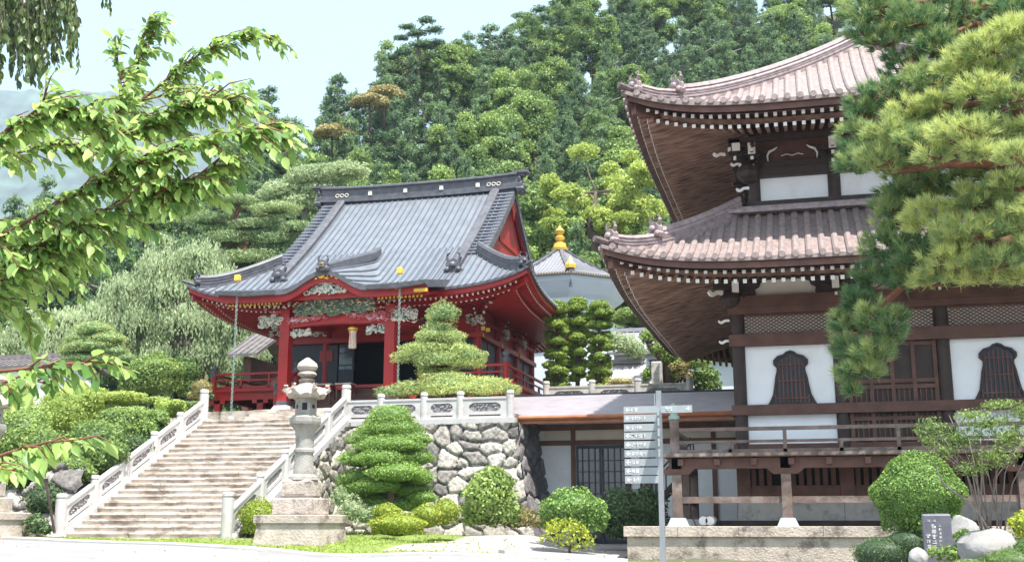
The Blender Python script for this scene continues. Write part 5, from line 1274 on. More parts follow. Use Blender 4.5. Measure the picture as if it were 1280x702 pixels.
# ================================================================ planting
def limb(mb, pts, r0, r1, n=7):
    k = len(pts); mb.tube(pts, [r0+(r1-r0)*i/(k-1) for i in range(k)], n)
def plant(name, label, cat, Y, blobs, size, m, dens, trunk=None, bark='bark', depth=1., group=None, tn='trunk', cn='crown', **kw):
    B = pxblobs(Y, blobs, depth)
    base = at(trunk[0][0], trunk[0][1], Y) if trunk else np.array((B[0][0][0], B[0][0][1], min(b[0][2]-b[1][2] for b in B)))
    T = thing(name, label, cat, tuple(base), group)
    crown(cn, B, dens, size, m, T, **kw)
    if trunk:
        mb = MB(); P = [at(px, py, Y) for px, py, *_ in trunk]; rs = [t[2]*mpp(p) for t, p in zip(trunk, P)]; mb.tube(P, rs, 8)
        for c, r in B[:24]:                                    # limbs reach into the clumps
            q = min(range(len(P)), key=lambda i: abs(P[i][2]-(c[2]-r[2]*.6))+.1*abs(P[i][0]-c[0])); mid = (P[q]+c)/2+np.array((0, 0, -.08*np.linalg.norm(c-P[q])))
            mb.tube([P[q], mid, c-np.array((0, 0, r[2]*.3))], [max(.02, rs[q]*.5), max(.015, rs[q]*.35), .012], 6)
        mb.build(tn, bark, T, True)
    return T
def mound(name, label, px, Y, rx, h, m, size=.055, dens=900, cat='shrub', group=None, dy=None, core=.88, **kw):
    x = at(px, 640, Y)[0]; z = gz(x, Y); k = mpp((x, Y, z)); 
    T = thing(name, label, cat, (x, Y, z), group); a_, hh = rx*k, h*k
    crown('foliage', [((x, Y, z+hh*.42), (a_, dy or a_*.9, hh*.6))], dens, size, m, T, core=core, shell=.09, jit=.7, vb=.2, up=-.8, **kw); return T
for (b_, Y_, lab) in (((324, 647, 25, 24), 27.0, 'clipped round azalea between the right newel post and the lantern pedestal'), ((497, 656, 38, 15), 27.0, 'widest and nearest clipped azalea cushion under the cloud-pruned conifer'), ((484, 640, 19, 11), 28.6, 'smallest clipped azalea ball just behind the wide cushion'), ((534, 645, 20, 16), 28.0, 'clipped azalea ball touching the right of the wide cushion'), ((557, 640, 18, 17), 28.9, 'rearmost clipped azalea ball near the leafy wall bush')):
    plant('azalea_ball', lab, 'shrub', Y_, [b_], .055, 'azalea', 900, group='clipped azalea balls', core=.9, shell=.09, jit=.7, vb=.25, cn='foliage')
plant('leafy_bush', 'loose upright leafy bush against the rubble wall', 'shrub', 31., [(612, 622, 32, 36), (618, 605, 24, 20), (600, 640, 24, 22), (630, 640, 22, 22)], .13, 'hedge', 320, jit=.9, shell=.35, core=.7)
plant('dry_shrub', 'low brownish shrub at the foot of the rubble wall right of the leafy bush', 'shrub', 31.4, [(655, 648, 22, 14), (672, 650, 18, 13), (640, 652, 14, 10)], .07, 'bronze', 420, jit=.9, core=.7)
plant('dry_shrub', 'greyish low shrub behind the lantern pedestal', 'shrub', 29.6, [(440, 638, 18, 20), (456, 645, 16, 14), (425, 622, 12, 14), (470, 640, 12, 10)], .07, 'weep', 380, jit=.9, core=.6)
plant('round_bush', 'pale round-topped bush in front of the annex doors', 'shrub', 28.6, [(716, 636, 42, 26), (700, 645, 26, 20), (738, 648, 24, 20)], .075, 'topiary', 650, jit=.7, shell=.2, core=.85, vb=.3)
plant('twiggy_shrub', 'small twiggy shrub with spreading leaves before the pale round bush', 'shrub', 26.6, [(712, 668, 24, 20), (695, 660, 16, 12), (728, 675, 16, 16), (682, 672, 9, 6)], .09, 'azalea', 240, [(712, 694, 2), (712, 680, 1.5), (712, 668, 1)], jit=1., shell=.5, core=0)
plant('dark_bush', 'dark bluish-green bush between the pale round bush and the signpost', 'shrub', 31.2, [(775, 640, 36, 30), (805, 636, 28, 26), (755, 650, 24, 20), (820, 650, 16, 20), (790, 660, 34, 16)], .10, 'darkleaf', 380, jit=.8, shell=.3, core=.8)
# cloud-pruned conifer
plant('cloud_pruned_conifer', 'tiered cloud-pruned dark green conifer before the rubble wall', 'tree', 30.4,
      [(487, 522, 30, 16), (487, 535, 42, 15), (466, 548, 34, 12), (508, 549, 34, 12), (487, 556, 46, 13, -.3), (448, 573, 27, 12), (478, 572, 36, 14, -.5), (516, 572, 28, 13), (495, 590, 40, 14, -.6), (450, 597, 30, 12), (526, 597, 18, 11), (468, 607, 32, 11, -.4), (512, 612, 30, 10, .2), (446, 616, 28, 10), (487, 580, 36, 30, .5), (528, 622, 20, 9), (470, 628, 24, 9), (505, 630, 26, 9, .2), (435, 605, 16, 9), (487, 612, 34, 16, .6)],
      .06, 'topiary', 900, [(489, 655, 6), (489, 630, 6), (488, 600, 5), (487, 560, 4), (487, 525, 2)], depth=.9, jit=.8, shell=.16, core=.86, asp=.4)
# terrace pine
plant('garden_pine', 'tiered pale garden pine spreading over the balustrade in front of the red hall', 'pine tree', 35.8,
      [(554, 392, 21, 16), (546, 397, 14, 10), (548, 411, 22, 12), (538, 420, 20, 10, -.3), (562, 422, 22, 12), (530, 437, 32, 12, -.3), (568, 438, 28, 12), (509, 446, 22, 10), (588, 445, 24, 10), (548, 450, 32, 12, -.4), (583, 454, 26, 8), (556, 466, 20, 9), (535, 465, 16, 9),
       (600, 482, 42, 13, -.3), (560, 480, 40, 17, -.5), (520, 486, 34, 12, -.3), (490, 490, 24, 9, -.4), (637, 487, 16, 8, -.3), (575, 487, 46, 10, -.8)],
      .13, 'pinebright', 560, [(546, 500, 6), (549, 480, 5.5), (543, 460, 5), (548, 440, 4), (546, 415, 3), (550, 398, 2)], 'barkred', asp=.16, jit=1., shell=.6, core=.55)
# three pom-pom trees
for i, (cx_, top, n, w, lab) in enumerate(((696, 376, 9, 11, 'left pom-pom pruned tree beside the hall railing'), (722, 372, 8, 5, 'middle slimmer pom-pom pruned tree in front of the octagonal hall'), (749, 376, 9, 12, 'right pom-pom pruned tree near the low shed'))):
    r_ = random.Random(i+3); bl = [(cx_, top+6, 13, 7)]
    for k in range(n+2):
        y = top+13+k*9.4
        for s_ in ((-1, 1) if k % 2 else (-.9, .15, 1.)): bl.append((cx_+s_*w*.72+r_.uniform(-1.5, 1.5), y+r_.uniform(-2.5, 2.5), 9+r_.uniform(-1.5, 1.5), 6., -.35+abs(s_)*.5+r_.uniform(-.15, .15)))
    plant('pompom_tree', lab, 'tree', 45.+.3*(i % 2), bl, .075, 'pompom', 620, [(cx_, 486, 3), (cx_, 440, 2.5), (cx_, 385, 1.5)], group='pom-pom trees', jit=.7, shell=.12, core=.9, vb=.3)
plant('pruned_shrub', 'rounded pruned shrub mound between the pom-pom trees and the tower eave', 'shrub', 50, [(790, 393, 22, 10), (775, 398, 16, 8), (805, 400, 14, 8)], .09, 'hedge', 420, core=.85)
plant('pale_bush', 'pale small-leaved bush beside the leaning tree', 'shrub', 48, [(783, 432, 20, 14), (770, 425, 12, 10), (795, 440, 14, 12)], .1, 'weep', 300, jit=.9, core=.7)
plant('leaning_tree', 'dark-trunked leaning tree under the rear tower eave', 'tree', 46.5, [(815, 420, 16, 12), (835, 435, 26, 12), (862, 455, 26, 14), (878, 470, 22, 14), (885, 482, 18, 10), (850, 470, 16, 12), (812, 468, 10, 10), (845, 446, 24, 12)], .13, 'broad', 260, [(838, 485, 9), (834, 460, 8), (826, 445, 6), (812, 432, 4), (806, 415, 2)], 'bark', jit=.9, shell=.45, core=.45)
plant('maple_sapling', 'young tree with orange-tinted leaves beside the leaning trunk', 'tree', 46, [(850, 458, 14, 8), (855, 470, 12, 8)], .12, 'bronze', 240, [(851, 486, 2), (851, 470, 1.5), (850, 458, 1)], jit=1, core=.3, shell=.5)
plant('round_shrub', 'brown-green dome shrub behind the upper balustrade', 'shrub', 44.8, [(775, 478, 18, 7), (765, 482, 12, 6)], .07, 'bronze', 420, core=.85)
# left bank
plant('pruned_pine', 'layered dome-shaped pruned pine above the left bank', 'pine tree', 41, [(117, 412, 26, 10), (103, 424, 26, 9), (134, 424, 26, 9), (115, 434, 40, 10), (90, 440, 18, 8), (142, 440, 20, 9), (110, 450, 36, 9), (160, 448, 14, 7)], .10, 'pinebright', 520, [(118, 500, 4), (118, 460, 4), (117, 420, 2)], 'bark', asp=.25, jit=.9, shell=.3, core=.82)
plant('hedge_shrub', 'dense mid-green clipped camellia left of the hall deck', 'shrub', 39, [(195, 468, 34, 28), (170, 475, 22, 20)], .11, 'hedge', 420, jit=.8, core=.85)
plant('hedge_shrub', 'darker rounded camellia nearest the hall deck', 'shrub', 40, [(228, 470, 22, 26), (236, 485, 16, 14)], .11, 'broad', 420, jit=.8, core=.85)
plant('bronze_maple', 'small bronze-leaved maple below the deck corner', 'shrub', 37.5, [(252, 484, 13, 10), (244, 494, 10, 6)], .09, 'bronze', 420, core=.7)
plant('low_juniper', 'flat spreading yellow-green juniper at the top of the bank', 'shrub', 35.5, [(150, 497, 36, 9), (110, 490, 26, 8), (195, 500, 18, 5), (130, 510, 30, 8)], .09, 'bright', 420, jit=.8, core=.85)
bank_sh = [((28, 545, 40, 40), 'hedge', 30), ((85, 520, 44, 32), 'bright', 33), ((60, 568, 36, 30), 'hedge', 29.5), ((118, 560, 38, 34), 'broad', 30.2), ((150, 535, 34, 26), 'hedge', 32), ((182, 532, 30, 22), 'broad', 32.6), ((212, 512, 22, 12), 'bright', 33.4), ((238, 508, 16, 8), 'hedge', 34.2), ((30, 600, 34, 28), 'broad', 28), ((170, 560, 22, 18), 'darkleaf', 31.3), ((12, 500, 34, 30), 'bright', 34), ((135, 575, 26, 20), 'hedge', 29.6), ((95, 590, 26, 18), 'broad', 28.6)]
bl_ = ['rounded hedge shrub at the left edge of the bank', 'bright feathery shrub high on the bank below the juniper', 'leafy shrub low on the bank above the iron stake', 'broad dark-shadowed shrub in the middle of the bank', 'mid-bank shrub touching the juniper', 'shrub hugging the middle of the left balustrade', 'small bright shrub by the upper left balustrade', 'topmost little shrub by the upper left balustrade', 'trailing shrub above the half-hidden lantern', 'dark gap-filling shrub behind the balustrade posts', 'tall light shrub at the left edge above the bank', 'shrub just above the boulder facing', 'ivy-like shrub spilling over the boulders']
for (b, m_, Y), lab in zip(bank_sh, bl_):
    px, py, rx, ry = b; sub = [(px, py, rx, ry)]+[(px+random.uniform(-.6, .6)*rx, py+random.uniform(-.7, .5)*ry, rx*.5, ry*.5, random.uniform(-.6, .3)) for _ in range(5)]
    plant('bank_shrub', lab, 'shrub', Y, sub, .10, m_, 330, group='shrubs on the left bank', jit=.95, shell=.3, core=.82)
for px, py, rx, ry, Y, lab in ((55, 625, 26, 22, 27.3, 'dark low fern clump beside the half-hidden lantern pedestal'), (45, 655, 14, 14, 26.4, 'dark low fern clump at the grass edge left of the steps')): plant('ground_fern', lab, 'fern', Y, [(px, py, rx, ry), (px+12, py+6, rx*.6, ry*.6)], .09, 'darkleaf', 420, group='dark ferns left of the steps', core=.8)
# right garden
plant('clipped_round_bush', 'big clipped spherical bush in front of the tower veranda', 'shrub', 19., [(1148, 622, 55, 53)], .042, 'topiary', 2600, jit=.8, shell=.08, core=.9, vb=.1)
plant('golden_azalea', 'yellow-green azalea at the right edge behind the boulder', 'shrub', 17.5, [(1284, 656, 22, 20)], .045, 'azalea', 1400, jit=.9, core=.85)
plant('groundcover_mound', 'dark mossy mound under the round bush left of the tablet', 'ground cover', 18.6, [(1105, 692, 40, 22), (1135, 680, 30, 20), (1165, 672, 26, 18)], .05, 'darkleaf', 1500, jit=.95, core=.9, asp=.25)
plant('groundcover_mound', 'grassy mound around the pale boulder at the right edge', 'ground cover', 15., [(1268, 705, 40, 22), (1215, 708, 26, 10), (1290, 690, 26, 20)], .05, 'hedge', 1500, jit=.95, core=.9, asp=.2)
plant('leafy_sprig_plant', 'small broad-leaved plant at the foot of the tablet', 'plant', 16.5, [(1190, 692, 20, 12), (1168, 690, 8, 8), (1205, 672, 12, 12)], .07, 'hedge', 700, jit=1, core=.5)
T = thing('bamboo_shrub', 'thin multi-stemmed nandina with feathery leaves in front of the tower veranda', 'shrub', tuple(at(1240, 660, 15.6)))
m_ = MB(); bl = []
for i in range(15):
    b0 = at(1238+random.uniform(-14, 22), 662, 15.6+random.uniform(-.2, .3)); tx = 1150+140*i/14+random.uniform(-8, 8); t = at(tx, 540+random.uniform(-25, 25), 15.4+random.uniform(-.4, .4)); mid = (b0*.45+t*.55)+np.array(((b0[0]-t[0])*.25, 0, .05)); m_.tube([b0, mid, t], [.011, .008, .004], 5)
m_.tube([at(1236, 662, 15.5), at(1215, 630, 15.5), at(1180, 605, 15.4), at(1165, 575, 15.4)], [.02, .018, .012, .006], 6); m_.build('stem', 'barkgrey', T, True)
B = pxblobs(15.4, [(1165, 535, 24, 14), (1200, 548, 28, 14), (1235, 530, 30, 16), (1265, 545, 26, 16), (1280, 515, 22, 16), (1215, 520, 22, 10), (1180, 562, 22, 12), (1245, 570, 30, 14), (1215, 585, 24, 10), (1160, 550, 10, 10), (1250, 505, 24, 6)], 1.4)
crown('leaves', B, 900, .055, 'hedge', T, asp=.32, jit=1., shell=.95, core=0, up=-1)

# ---------------------------------------------------------------- middle-distance trees
def weeping(name, label, Y, blobs, size, m, dens, trunk):
    B = pxblobs(Y, blobs); base = at(trunk[0][0], trunk[0][1], Y); T = thing(name, label, 'weeping tree', tuple(base)); Ps = []; Ns = []; vs = []
    for c, r in B:
        area = 2*pi*((r[0]*r[1]+r[0]*r[2]+r[1]*r[2])/3)*1.6; n = int(area*dens); P, N = ell_points(c, r, n, .5, -.15)
        ln = rng.integers(3, 11, len(P)); rb = random.random()*.4
        for k in range(11):
            s_ = ln > k; q = P[s_].copy(); out = np.minimum(k*size*.75, .5); q += N[s_]*out*.25; q[:, 2] -= k*size*.72; q += rng.normal(0, .04, q.shape); Ps.append(q); Ns.append(N[s_]); vs.append(np.clip(rb+.45-.02*k+rng.normal(0, .18, len(q)), 0, 1))
    P = np.concatenate(Ps); N = np.concatenate(Ns); V, F = cards(P, N, size, .38, .6, .7); v = np.concatenate(vs)
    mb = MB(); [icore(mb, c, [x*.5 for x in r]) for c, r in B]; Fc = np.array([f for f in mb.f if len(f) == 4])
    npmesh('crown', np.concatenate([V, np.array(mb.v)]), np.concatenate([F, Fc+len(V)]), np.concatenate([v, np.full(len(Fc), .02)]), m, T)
    mb = MB(); P = [at(px, py, Y) for px, py, _ in trunk]; rs = [t[2]*mpp(p) for t, p in zip(trunk, P)]; mb.tube(P, rs, 8)
    for c, r in B: q = P[min(range(len(P)), key=lambda i: abs(P[i][2]-c[2]+r[2]))]; mb.tube([q, (q+c)/2+np.array((0, 0, r[2]*.4)), c+np.array((0, 0, r[2]*.7))], [.14, .09, .03], 6)
    mb.build('trunk', 'bark', T, True); return T
weeping('weeping_cherry', 'large pale weeping cherry tree cascading left of the red hall', 56,
      [(200, 330, 34, 18), (250, 318, 34, 18), (160, 360, 36, 20), (215, 362, 42, 24), (275, 350, 30, 24), (120, 395, 38, 22), (175, 400, 42, 26), (235, 400, 42, 28), (290, 400, 30, 28), (200, 300, 20, 10), (310, 440, 30, 24), (262, 440, 34, 22), (150, 430, 30, 20), (205, 440, 34, 20)],
      .22, 'weep', 22, [(240, 520, 9), (238, 440, 8), (225, 400, 7), (215, 340, 5)])
weeping('weeping_cherry', 'smaller pale weeping cherry behind the garden building at the far left', 52,
      [(80, 400, 34, 18), (40, 415, 34, 20), (105, 425, 28, 18), (60, 435, 36, 18), (10, 430, 30, 20), (30, 395, 24, 14)],
      .20, 'weep', 24, [(60, 520, 6), (60, 440, 5), (62, 400, 3)])
plant('red_pine', 'spreading red pine with rusty trunk just left of the hall roof', 'pine tree', 62,
      [(290, 252, 36, 9), (345, 262, 34, 10), (262, 275, 36, 10), (318, 282, 36, 9), (285, 300, 44, 11), (345, 300, 30, 10), (245, 305, 28, 9), (310, 325, 50, 12), (265, 332, 40, 11), (370, 285, 24, 10), (230, 320, 24, 8), (330, 345, 36, 8)],
      .24, 'pineleaf', 150, [(300, 420, 5), (296, 340, 5), (310, 300, 5), (292, 275, 4), (300, 258, 3)], 'barkred', asp=.2, jit=.9, shell=.45, core=.55)
plant('pale_twiggy_tree', 'pale feathery tree with bare twigs behind the left end of the hall ridge', 'tree', 64, [(395, 222, 40, 16), (355, 240, 34, 14), (430, 215, 34, 12), (380, 255, 34, 16), (400, 240, 30, 14)], .2, 'weep', 150, [(378, 330, 4), (380, 270, 3.5), (392, 235, 2)], 'barkgrey', jit=1, shell=.6, core=.4)
rm = random.Random(4); mbl = []
for _ in range(46):
    a = rm.uniform(0, 2*pi); q = rm.uniform(.1, 1)**.6; mbl.append((752+74*q*cos(a), 245+62*q*sin(a), rm.uniform(12, 21), rm.uniform(8, 12), rm.uniform(-2, 2)))
plant('bright_maple', 'bright yellow-green maple between the hall gable and the tower roof', 'tree', 70, mbl,
      .22, 'bright', 120, [(748, 380, 7), (745, 320, 6), (738, 280, 5), (745, 240, 3)], jit=1., shell=.8, core=.3, vb=.5)
plant('green_tree', 'deep green tree below the bright maple behind the golden finial', 'tree', 72, [(670, 260, 26, 22), (690, 300, 30, 24), (750, 320, 34, 22), (790, 320, 24, 22), (720, 310, 30, 22), (660, 300, 20, 24)], .28, 'broad', 110, [(720, 380, 6), (720, 330, 5), (720, 300, 3)], jit=.8, core=.6)

# ---------------------------------------------------------------- forest on the hill
def lathe_trunk(H, r, name, bark, par):
    m_ = MB(); k = 7; m_.tube([(.12*sin(i*1.3), .12*cos(i*.9), H*i/k-.5) for i in range(k+1)], [r*(1-.8*i/k) for i in range(k+1)], 7)
    for i in range(8): z = H*(.3+.07*i); a = i*2.4; L_ = H*.13; m_.tube([(0, 0, z), (L_*cos(a), L_*sin(a), z+.5)], [r*.35, .03], 5)
    m_.build(name, bark, par, True)
def proto(kind, seed):
    R_ = random.Random(seed); H = 14.; T = thing(kind, 'x', 'tree', (0, 0, 0)); bl = []
    if kind == 'cedar_tree':
        z = H*.28; wd = R_.uniform(.85, 1.1)
        while z < H*.985:
            t = (z/H-.28)/.72; R = (2.7*(1-t**1.5)**.9*(.72+.5*t*(1-t))+.22)*R_.uniform(.8, 1.15)*wd; n = max(3, int(R*4.6))
            for k in range(n):
                a = 2*pi*(k+R_.random())/n; rr = R*R_.uniform(.5, .98); s_ = R_.uniform(.32, .66)*(1.1-.3*t); bl.append(((rr*cos(a), rr*sin(a), z+R_.uniform(-.45, .45)), (s_, s_, s_*R_.uniform(.65, 1.1))))
            bl.append(((0, 0, z), (R*.45, R*.45, .7))); z += .64
        crown('crown', bl, 85, .18, 'cedar', T, jit=.85, core=.4, shell=.7, up=-.7, vb=.75, asp=.4); lathe_trunk(H, .28, 'trunk', 'barkgrey', T)
    else:
        for k in range(60):
            d = np.array((R_.gauss(0, 1), R_.gauss(0, 1), R_.gauss(0, 1))); d /= np.linalg.norm(d); s_ = R_.uniform(.55, 1.15); q = R_.uniform(.45, 1.05)
            bl.append(((d[0]*2.9*q, d[1]*2.9*q, H*.68+d[2]*3.5*q), (s_, s_, s_*.7)))
        bl.append(((0, 0, H*.68), (2., 2., 2.6)))
        crown('crown', bl, 55, .23, 'broad', T, jit=.85, core=.5, shell=.55, up=-.7, vb=.7); lathe_trunk(H*.8, .24, 'trunk', 'bark', T)
    return T
P_c = [proto('cedar_tree', s_) for s_ in range(4)]; P_b = [proto('broadleaf_tree', 20+s_) for s_ in range(4)]
used = set()
def put(kind, i, px, py, F, H, label, w=1., group=None, cat='tree'):
    P_ = (P_c if kind == 'c' else P_b)[i]; top = atF(px, py, F); loc = (top[0], top[1], top[2]-H*.985); s_ = H/14.; sc = (s_*w, s_*w, s_)
    if id(P_) in used: o = dup(P_, loc, random.uniform(0, 6.28), sc, label)
    else:
        used.add(id(P_)); o = P_; o.location = loc; o.rotation_euler = (0, 0, random.uniform(0, 6.28)); o.scale = sc; o['label'] = label
        for c in o.children: c.location = (0, 0, 0)
    o['group'] = group or 'trees on the wooded hill'; o['category'] = cat; return o
put('c', 0, 336, 112, 92, 16, 'round-topped cedar standing apart at the left end of the hill skyline', 1.15)
put('c', 1, 425, 94, 104, 15, 'tall rounded cedar on the skyline in the dip left of the highest pine', 1.2)
put('c', 2, 610, 34, 118, 17, 'broad dark cedar dome on the skyline right of the tall pine', 1.35)
put('c', 3, 370, 150, 98, 14, 'shorter cedar filling the notch beside the leftmost skyline cedar', 1.1)
put('c', 0, 480, 72, 108, 14, 'slim dark cedar leaning on the left flank of the skyline pine', .9)
put('b', 0, 560, 44, 112, 14, 'pale broadleaf crown on the skyline between pine and dark cedar', 1.1)
rows_ = [(y0, k) for k, y0 in enumerate(range(0, 11))]
for r_ in range(11):
    for px in range(-30, 1300, 44):
        x = px+random.uniform(-13, 13)+(20 if r_ % 2 else 0); y = sky_y(x)+8+r_*40+random.uniform(-12, 12)
        if y < -75: continue
        if y > 300: continue
        if x > 1000 and y > 120: continue
        if 840 < x and y > 150: continue
        F = hillF(y)+random.uniform(-2, 2); H = random.uniform(14, 19); c = random.random() < (.72 if r_ < 7 else .55)
        put('c' if c else 'b', random.randrange(4), x, y, F, H, 'dark green cedar in the dense stand covering the hillside' if c else 'rounded broadleaf tree in the dense stand covering the hillside', random.uniform(.72, 1.05), 'cedars of the dense hillside stand' if c else 'broadleaf trees of the dense hillside stand')
for x, y, F, k_ in ((632, 38, 116, 1), (655, 42, 118, 2), (675, 20, 121, 0), (700, 6, 124, 3), (585, 44, 114, 2), (645, 60, 112, 1)): put('c', k_, x, y, F, 17, 'dark green cedar in the dense stand covering the hillside', 1.05, 'cedars of the dense hillside stand')
# emergent pine silhouettes on the skyline
for px, py, F, lab in ((523, 22, 110, 'open-branched pine rising highest above the hill skyline left of centre'), (664, 8, 122, 'small umbrella pine silhouetted on the skyline beside the cloud')):
    Yq = atF(px, py+40, F)[1]
    bl = [(px-14, py+12, 12, 4), (px+10, py+4, 12, 5), (px-2, py+20, 14, 4), (px+20, py+16, 12, 5), (px-22, py+26, 10, 4), (px+4, py+34, 18, 6), (px+24, py+32, 10, 5)]
    if px < 600: bl += [(px-34, py+50, 12, 5), (px-42, py+64, 14, 6), (px-20, py+44, 12, 5), (px-30, py+80, 16, 8), (px-50, py+86, 12, 7)]
    plant('skyline_pine', lab, 'pine tree', Yq, bl, .34, 'cedar', 60, [(px-2, py+120, 3), (px-1, py+60, 2.5), (px, py+15, 1.5)], 'bark', asp=.3, jit=1, shell=.6, core=.5)
for px, py, F, lab in ((480, 112, 107, 'middle tawny-crowned tree high on the hill'), (462, 122, 104, 'wide tawny-crowned tree left of the middle one'), (415, 160, 98, 'lowest tawny-crowned tree near the hill foot')):
    Yq = atF(px, py, F-3)[1]; plant('tawny_tree', lab, 'tree', Yq, [(px, py+4, 22, 8), (px-12, py+8, 14, 6), (px+14, py+8, 14, 7)], .26, 'bronze', 120, [(px, py+70, 2), (px, py+20, 1.5), (px, py+6, 1)], group='tawny-crowned trees', jit=.9, core=.5)

# fallen leaves and grit on the road and gravel
P = []
for _ in range(900):
    x = random.uniform(-26, 0); y = kline(x)-random.random()**2*9+random.choice((0, 0, 1.2)); P.append((x, y, gz(x, y)+.025))
P = np.array(P); V, F = cards(P, np.tile((0., 0., 1.), (len(P), 1)), .055, .5, .35)
struct(npmesh('fallen_leaves', V, F, rng.uniform(0, 1, len(P)), 'bronze'), 'stuff', 'scattered small fallen leaves on the pale road', 'fallen leaves')
# ================================================================ foreground cherry branches (left)
def leaf_verts():
    pr = [(0, 0), (.12, .16), (.35, .27), (.6, .25), (.82, .13), (1, 0)]
    V = [(0, 0, 0)]; 
    for t, w in pr[1:-1]: V += [(t, 0, -.02-.10*t*t), (t, w, .05-.10*t*t), (t, -w, .05-.10*t*t)]
    V.append((1, 0, -.14)); F = [(0, 1, 2), (0, 3, 1)]
    for i in range(3): a = 1+3*i; F += [(a, a+3, a+4), (a, a+4, a+1), (a, a+5, a+3), (a, a+2, a+5)]
    F += [(10, 13, 11), (10, 12, 13)]; return np.array(V), np.array(F)
LV, LF = leaf_verts()
def leaves_mesh(name, items, m, parent):                       # items: (pos, dir, normal, length, width, v)
    n = len(items); P = np.array([i[0] for i in items]); D = unit(np.array([i[1] for i in items])); N = unit(np.array([i[2] for i in items])); N = unit(N-D*(N*D).sum(1, keepdims=True)); B = np.cross(N, D)
    Ls = np.array([i[3] for i in items])[:, None, None]; Ws = np.array([i[4] for i in items])[:, None, None]
    V = P[:, None, :]+Ls*(D[:, None, :]*LV[None, :, :1]+Ws*B[:, None, :]*LV[None, :, 1:2]+N[:, None, :]*LV[None, :, 2:3])
    F = LF[None]+(np.arange(n)*len(LV))[:, None, None]; v = np.repeat([i[5] for i in items], len(LF))
    return npmesh(name, V.reshape(-1, 3), F.reshape(-1, 3), v, m, parent)
RT = np.array((cos(TH), sin(TH), 0.)); FW = np.array((-sin(TH), cos(TH), 0.)); UP = np.array((0, 0, 1.))
def twig_leaves(path, n, L_, items, droop=.55, t0=.1):
    P = [np.array(p) for p in path]; seg = [np.linalg.norm(b-a) for a, b in zip(P[:-1], P[1:])]; tot = sum(seg)
    for i in range(n):
        s_ = tot*(t0+(1-t0)*(i+random.random()*.5)/n); j = 0
        while j < len(seg)-1 and s_ > seg[j]: s_ -= seg[j]; j += 1
        p = P[j]+(P[j+1]-P[j])*min(1, s_/seg[j]); t = unit(P[j+1]-P[j]); side = unit(np.cross(t, UP)*(1 if i % 2 else -1)+rng.normal(0, .35, 3))
        d = unit(t*random.uniform(.3, .9)+side*random.uniform(.3, .9)-UP*droop*random.uniform(.3, 1.6)+RT*.15); nn = unit(UP*.9+rng.normal(0, .45, 3)-FW*.35)
        items.append((p+d*.012, d, nn, L_*random.uniform(.5, 1.3), random.uniform(.7, 1.05), min(1, max(0, random.gauss(.48, .32)))))
def branchset(name, label, cat, Y, mains, subs, L_, m, lpm, group=None, sublen=(.25, .55), bias=(1, 0), droop=.55, filt=None):
    T = thing(name, label, cat, tuple(at(mains[0][0][0], mains[0][0][1], Y)), group); mb = MB(); it = []
    for k, mpts in enumerate(mains):
        yo = random.uniform(-.4, .4); P = [at(px, py, Y+yo) for px, py in mpts]; k_ = len(P); r0 = .011 if len(mpts) > 3 else .006
        mb.tube(P, [r0*(1-.75*i/(k_-1)) for i in range(k_)], 6); twig_leaves(P, int(lpm*sum(np.linalg.norm(b-a) for a, b in zip(P[:-1], P[1:]))), L_, it, droop, .15)
        for _ in range(subs[k] if k < len(subs) else 0):
            u = random.uniform(.05, 1.); q = u*(k_-1); j = min(int(q), k_-2); p = P[j]+(P[j+1]-P[j])*(q-j); t = unit(P[j+1]-P[j])
            d = unit(t*.6+RT*bias[0]*random.uniform(.1, .9)+UP*(bias[1]+random.uniform(-.75, .55))+FW*random.uniform(-.5, .5)); Ln = random.uniform(*sublen)
            sp_ = [p, p+d*Ln*.5+UP*.02, p+d*Ln-UP*Ln*.12]
            if filt and not filt(sp_[2]): continue
            mb.tube(sp_, [.006, .004, .002], 5); twig_leaves(sp_, max(4, int(lpm*Ln*1.15)), L_, it, droop, .05)
    mb.build('branch', 'barkred', T, True); leaves_mesh('leaves', it, m, T); return T
branchset('cherry_branch', 'sunlit cherry branch sweeping across the left side toward the hall', 'branch', 5.4,
    [[(-60, 300), (-20, 360), (10, 380), (22, 392)], [(-60, 280), (0, 300), (60, 300), (110, 290)], [(-60, 330), (60, 262), (140, 215), (220, 186), (290, 168), (332, 158)], [(-60, 250), (-10, 200), (60, 180), (120, 180), (190, 150), (240, 128), (292, 124)], [(-60, 420), (20, 330), (80, 285), (150, 255), (215, 235), (262, 215)], [(-50, 200), (30, 150), (70, 140), (120, 150)], [(-50, 180), (10, 195), (55, 130), (58, 92)], [(-60, 350), (-10, 340), (30, 310), (60, 330)]],
    [22, 50, 85, 72, 90, 46, 7, 34], .084, 'cherry', 40, 'cherry branches', (.12, .36))
branchset('cherry_branch', 'upright cherry shoots with small leaves against the sky at the upper left', 'branch', 6.6,
    [[(110, 210), (150, 140), (163, 95), (176, 55), (186, 22)], [(130, 170), (190, 115), (225, 85), (262, 60), (305, 46), (348, 44)], [(125, 190), (150, 130), (150, 90), (140, 60)], [(180, 125), (235, 114), (280, 118)]],
    [44, 44, 18, 18], .074, 'cherry', 42, 'cherry branches', (.1, .26), (.4, 0))
branchset('cherry_branch', 'near cherry sprig with big leaves across the garden building at left', 'branch', 4.6, [[(-60, 470), (20, 462), (80, 455), (130, 452), (165, 462)], [(-60, 490), (0, 480), (25, 470), (60, 480)]], [12, 8], .088, 'cherry', 26, 'cherry branches', (.08, .2), (.8, -.2))
branchset('cherry_branch', 'lowest near cherry sprig with yellow-green leaves beside the stone steps', 'branch', 4.2, [[(-60, 590), (10, 566), (60, 552), (108, 548)], [(-60, 600), (0, 585), (30, 590)]], [9, 6], .088, 'cherry', 26, 'cherry branches', (.06, .16), (.6, -.2))
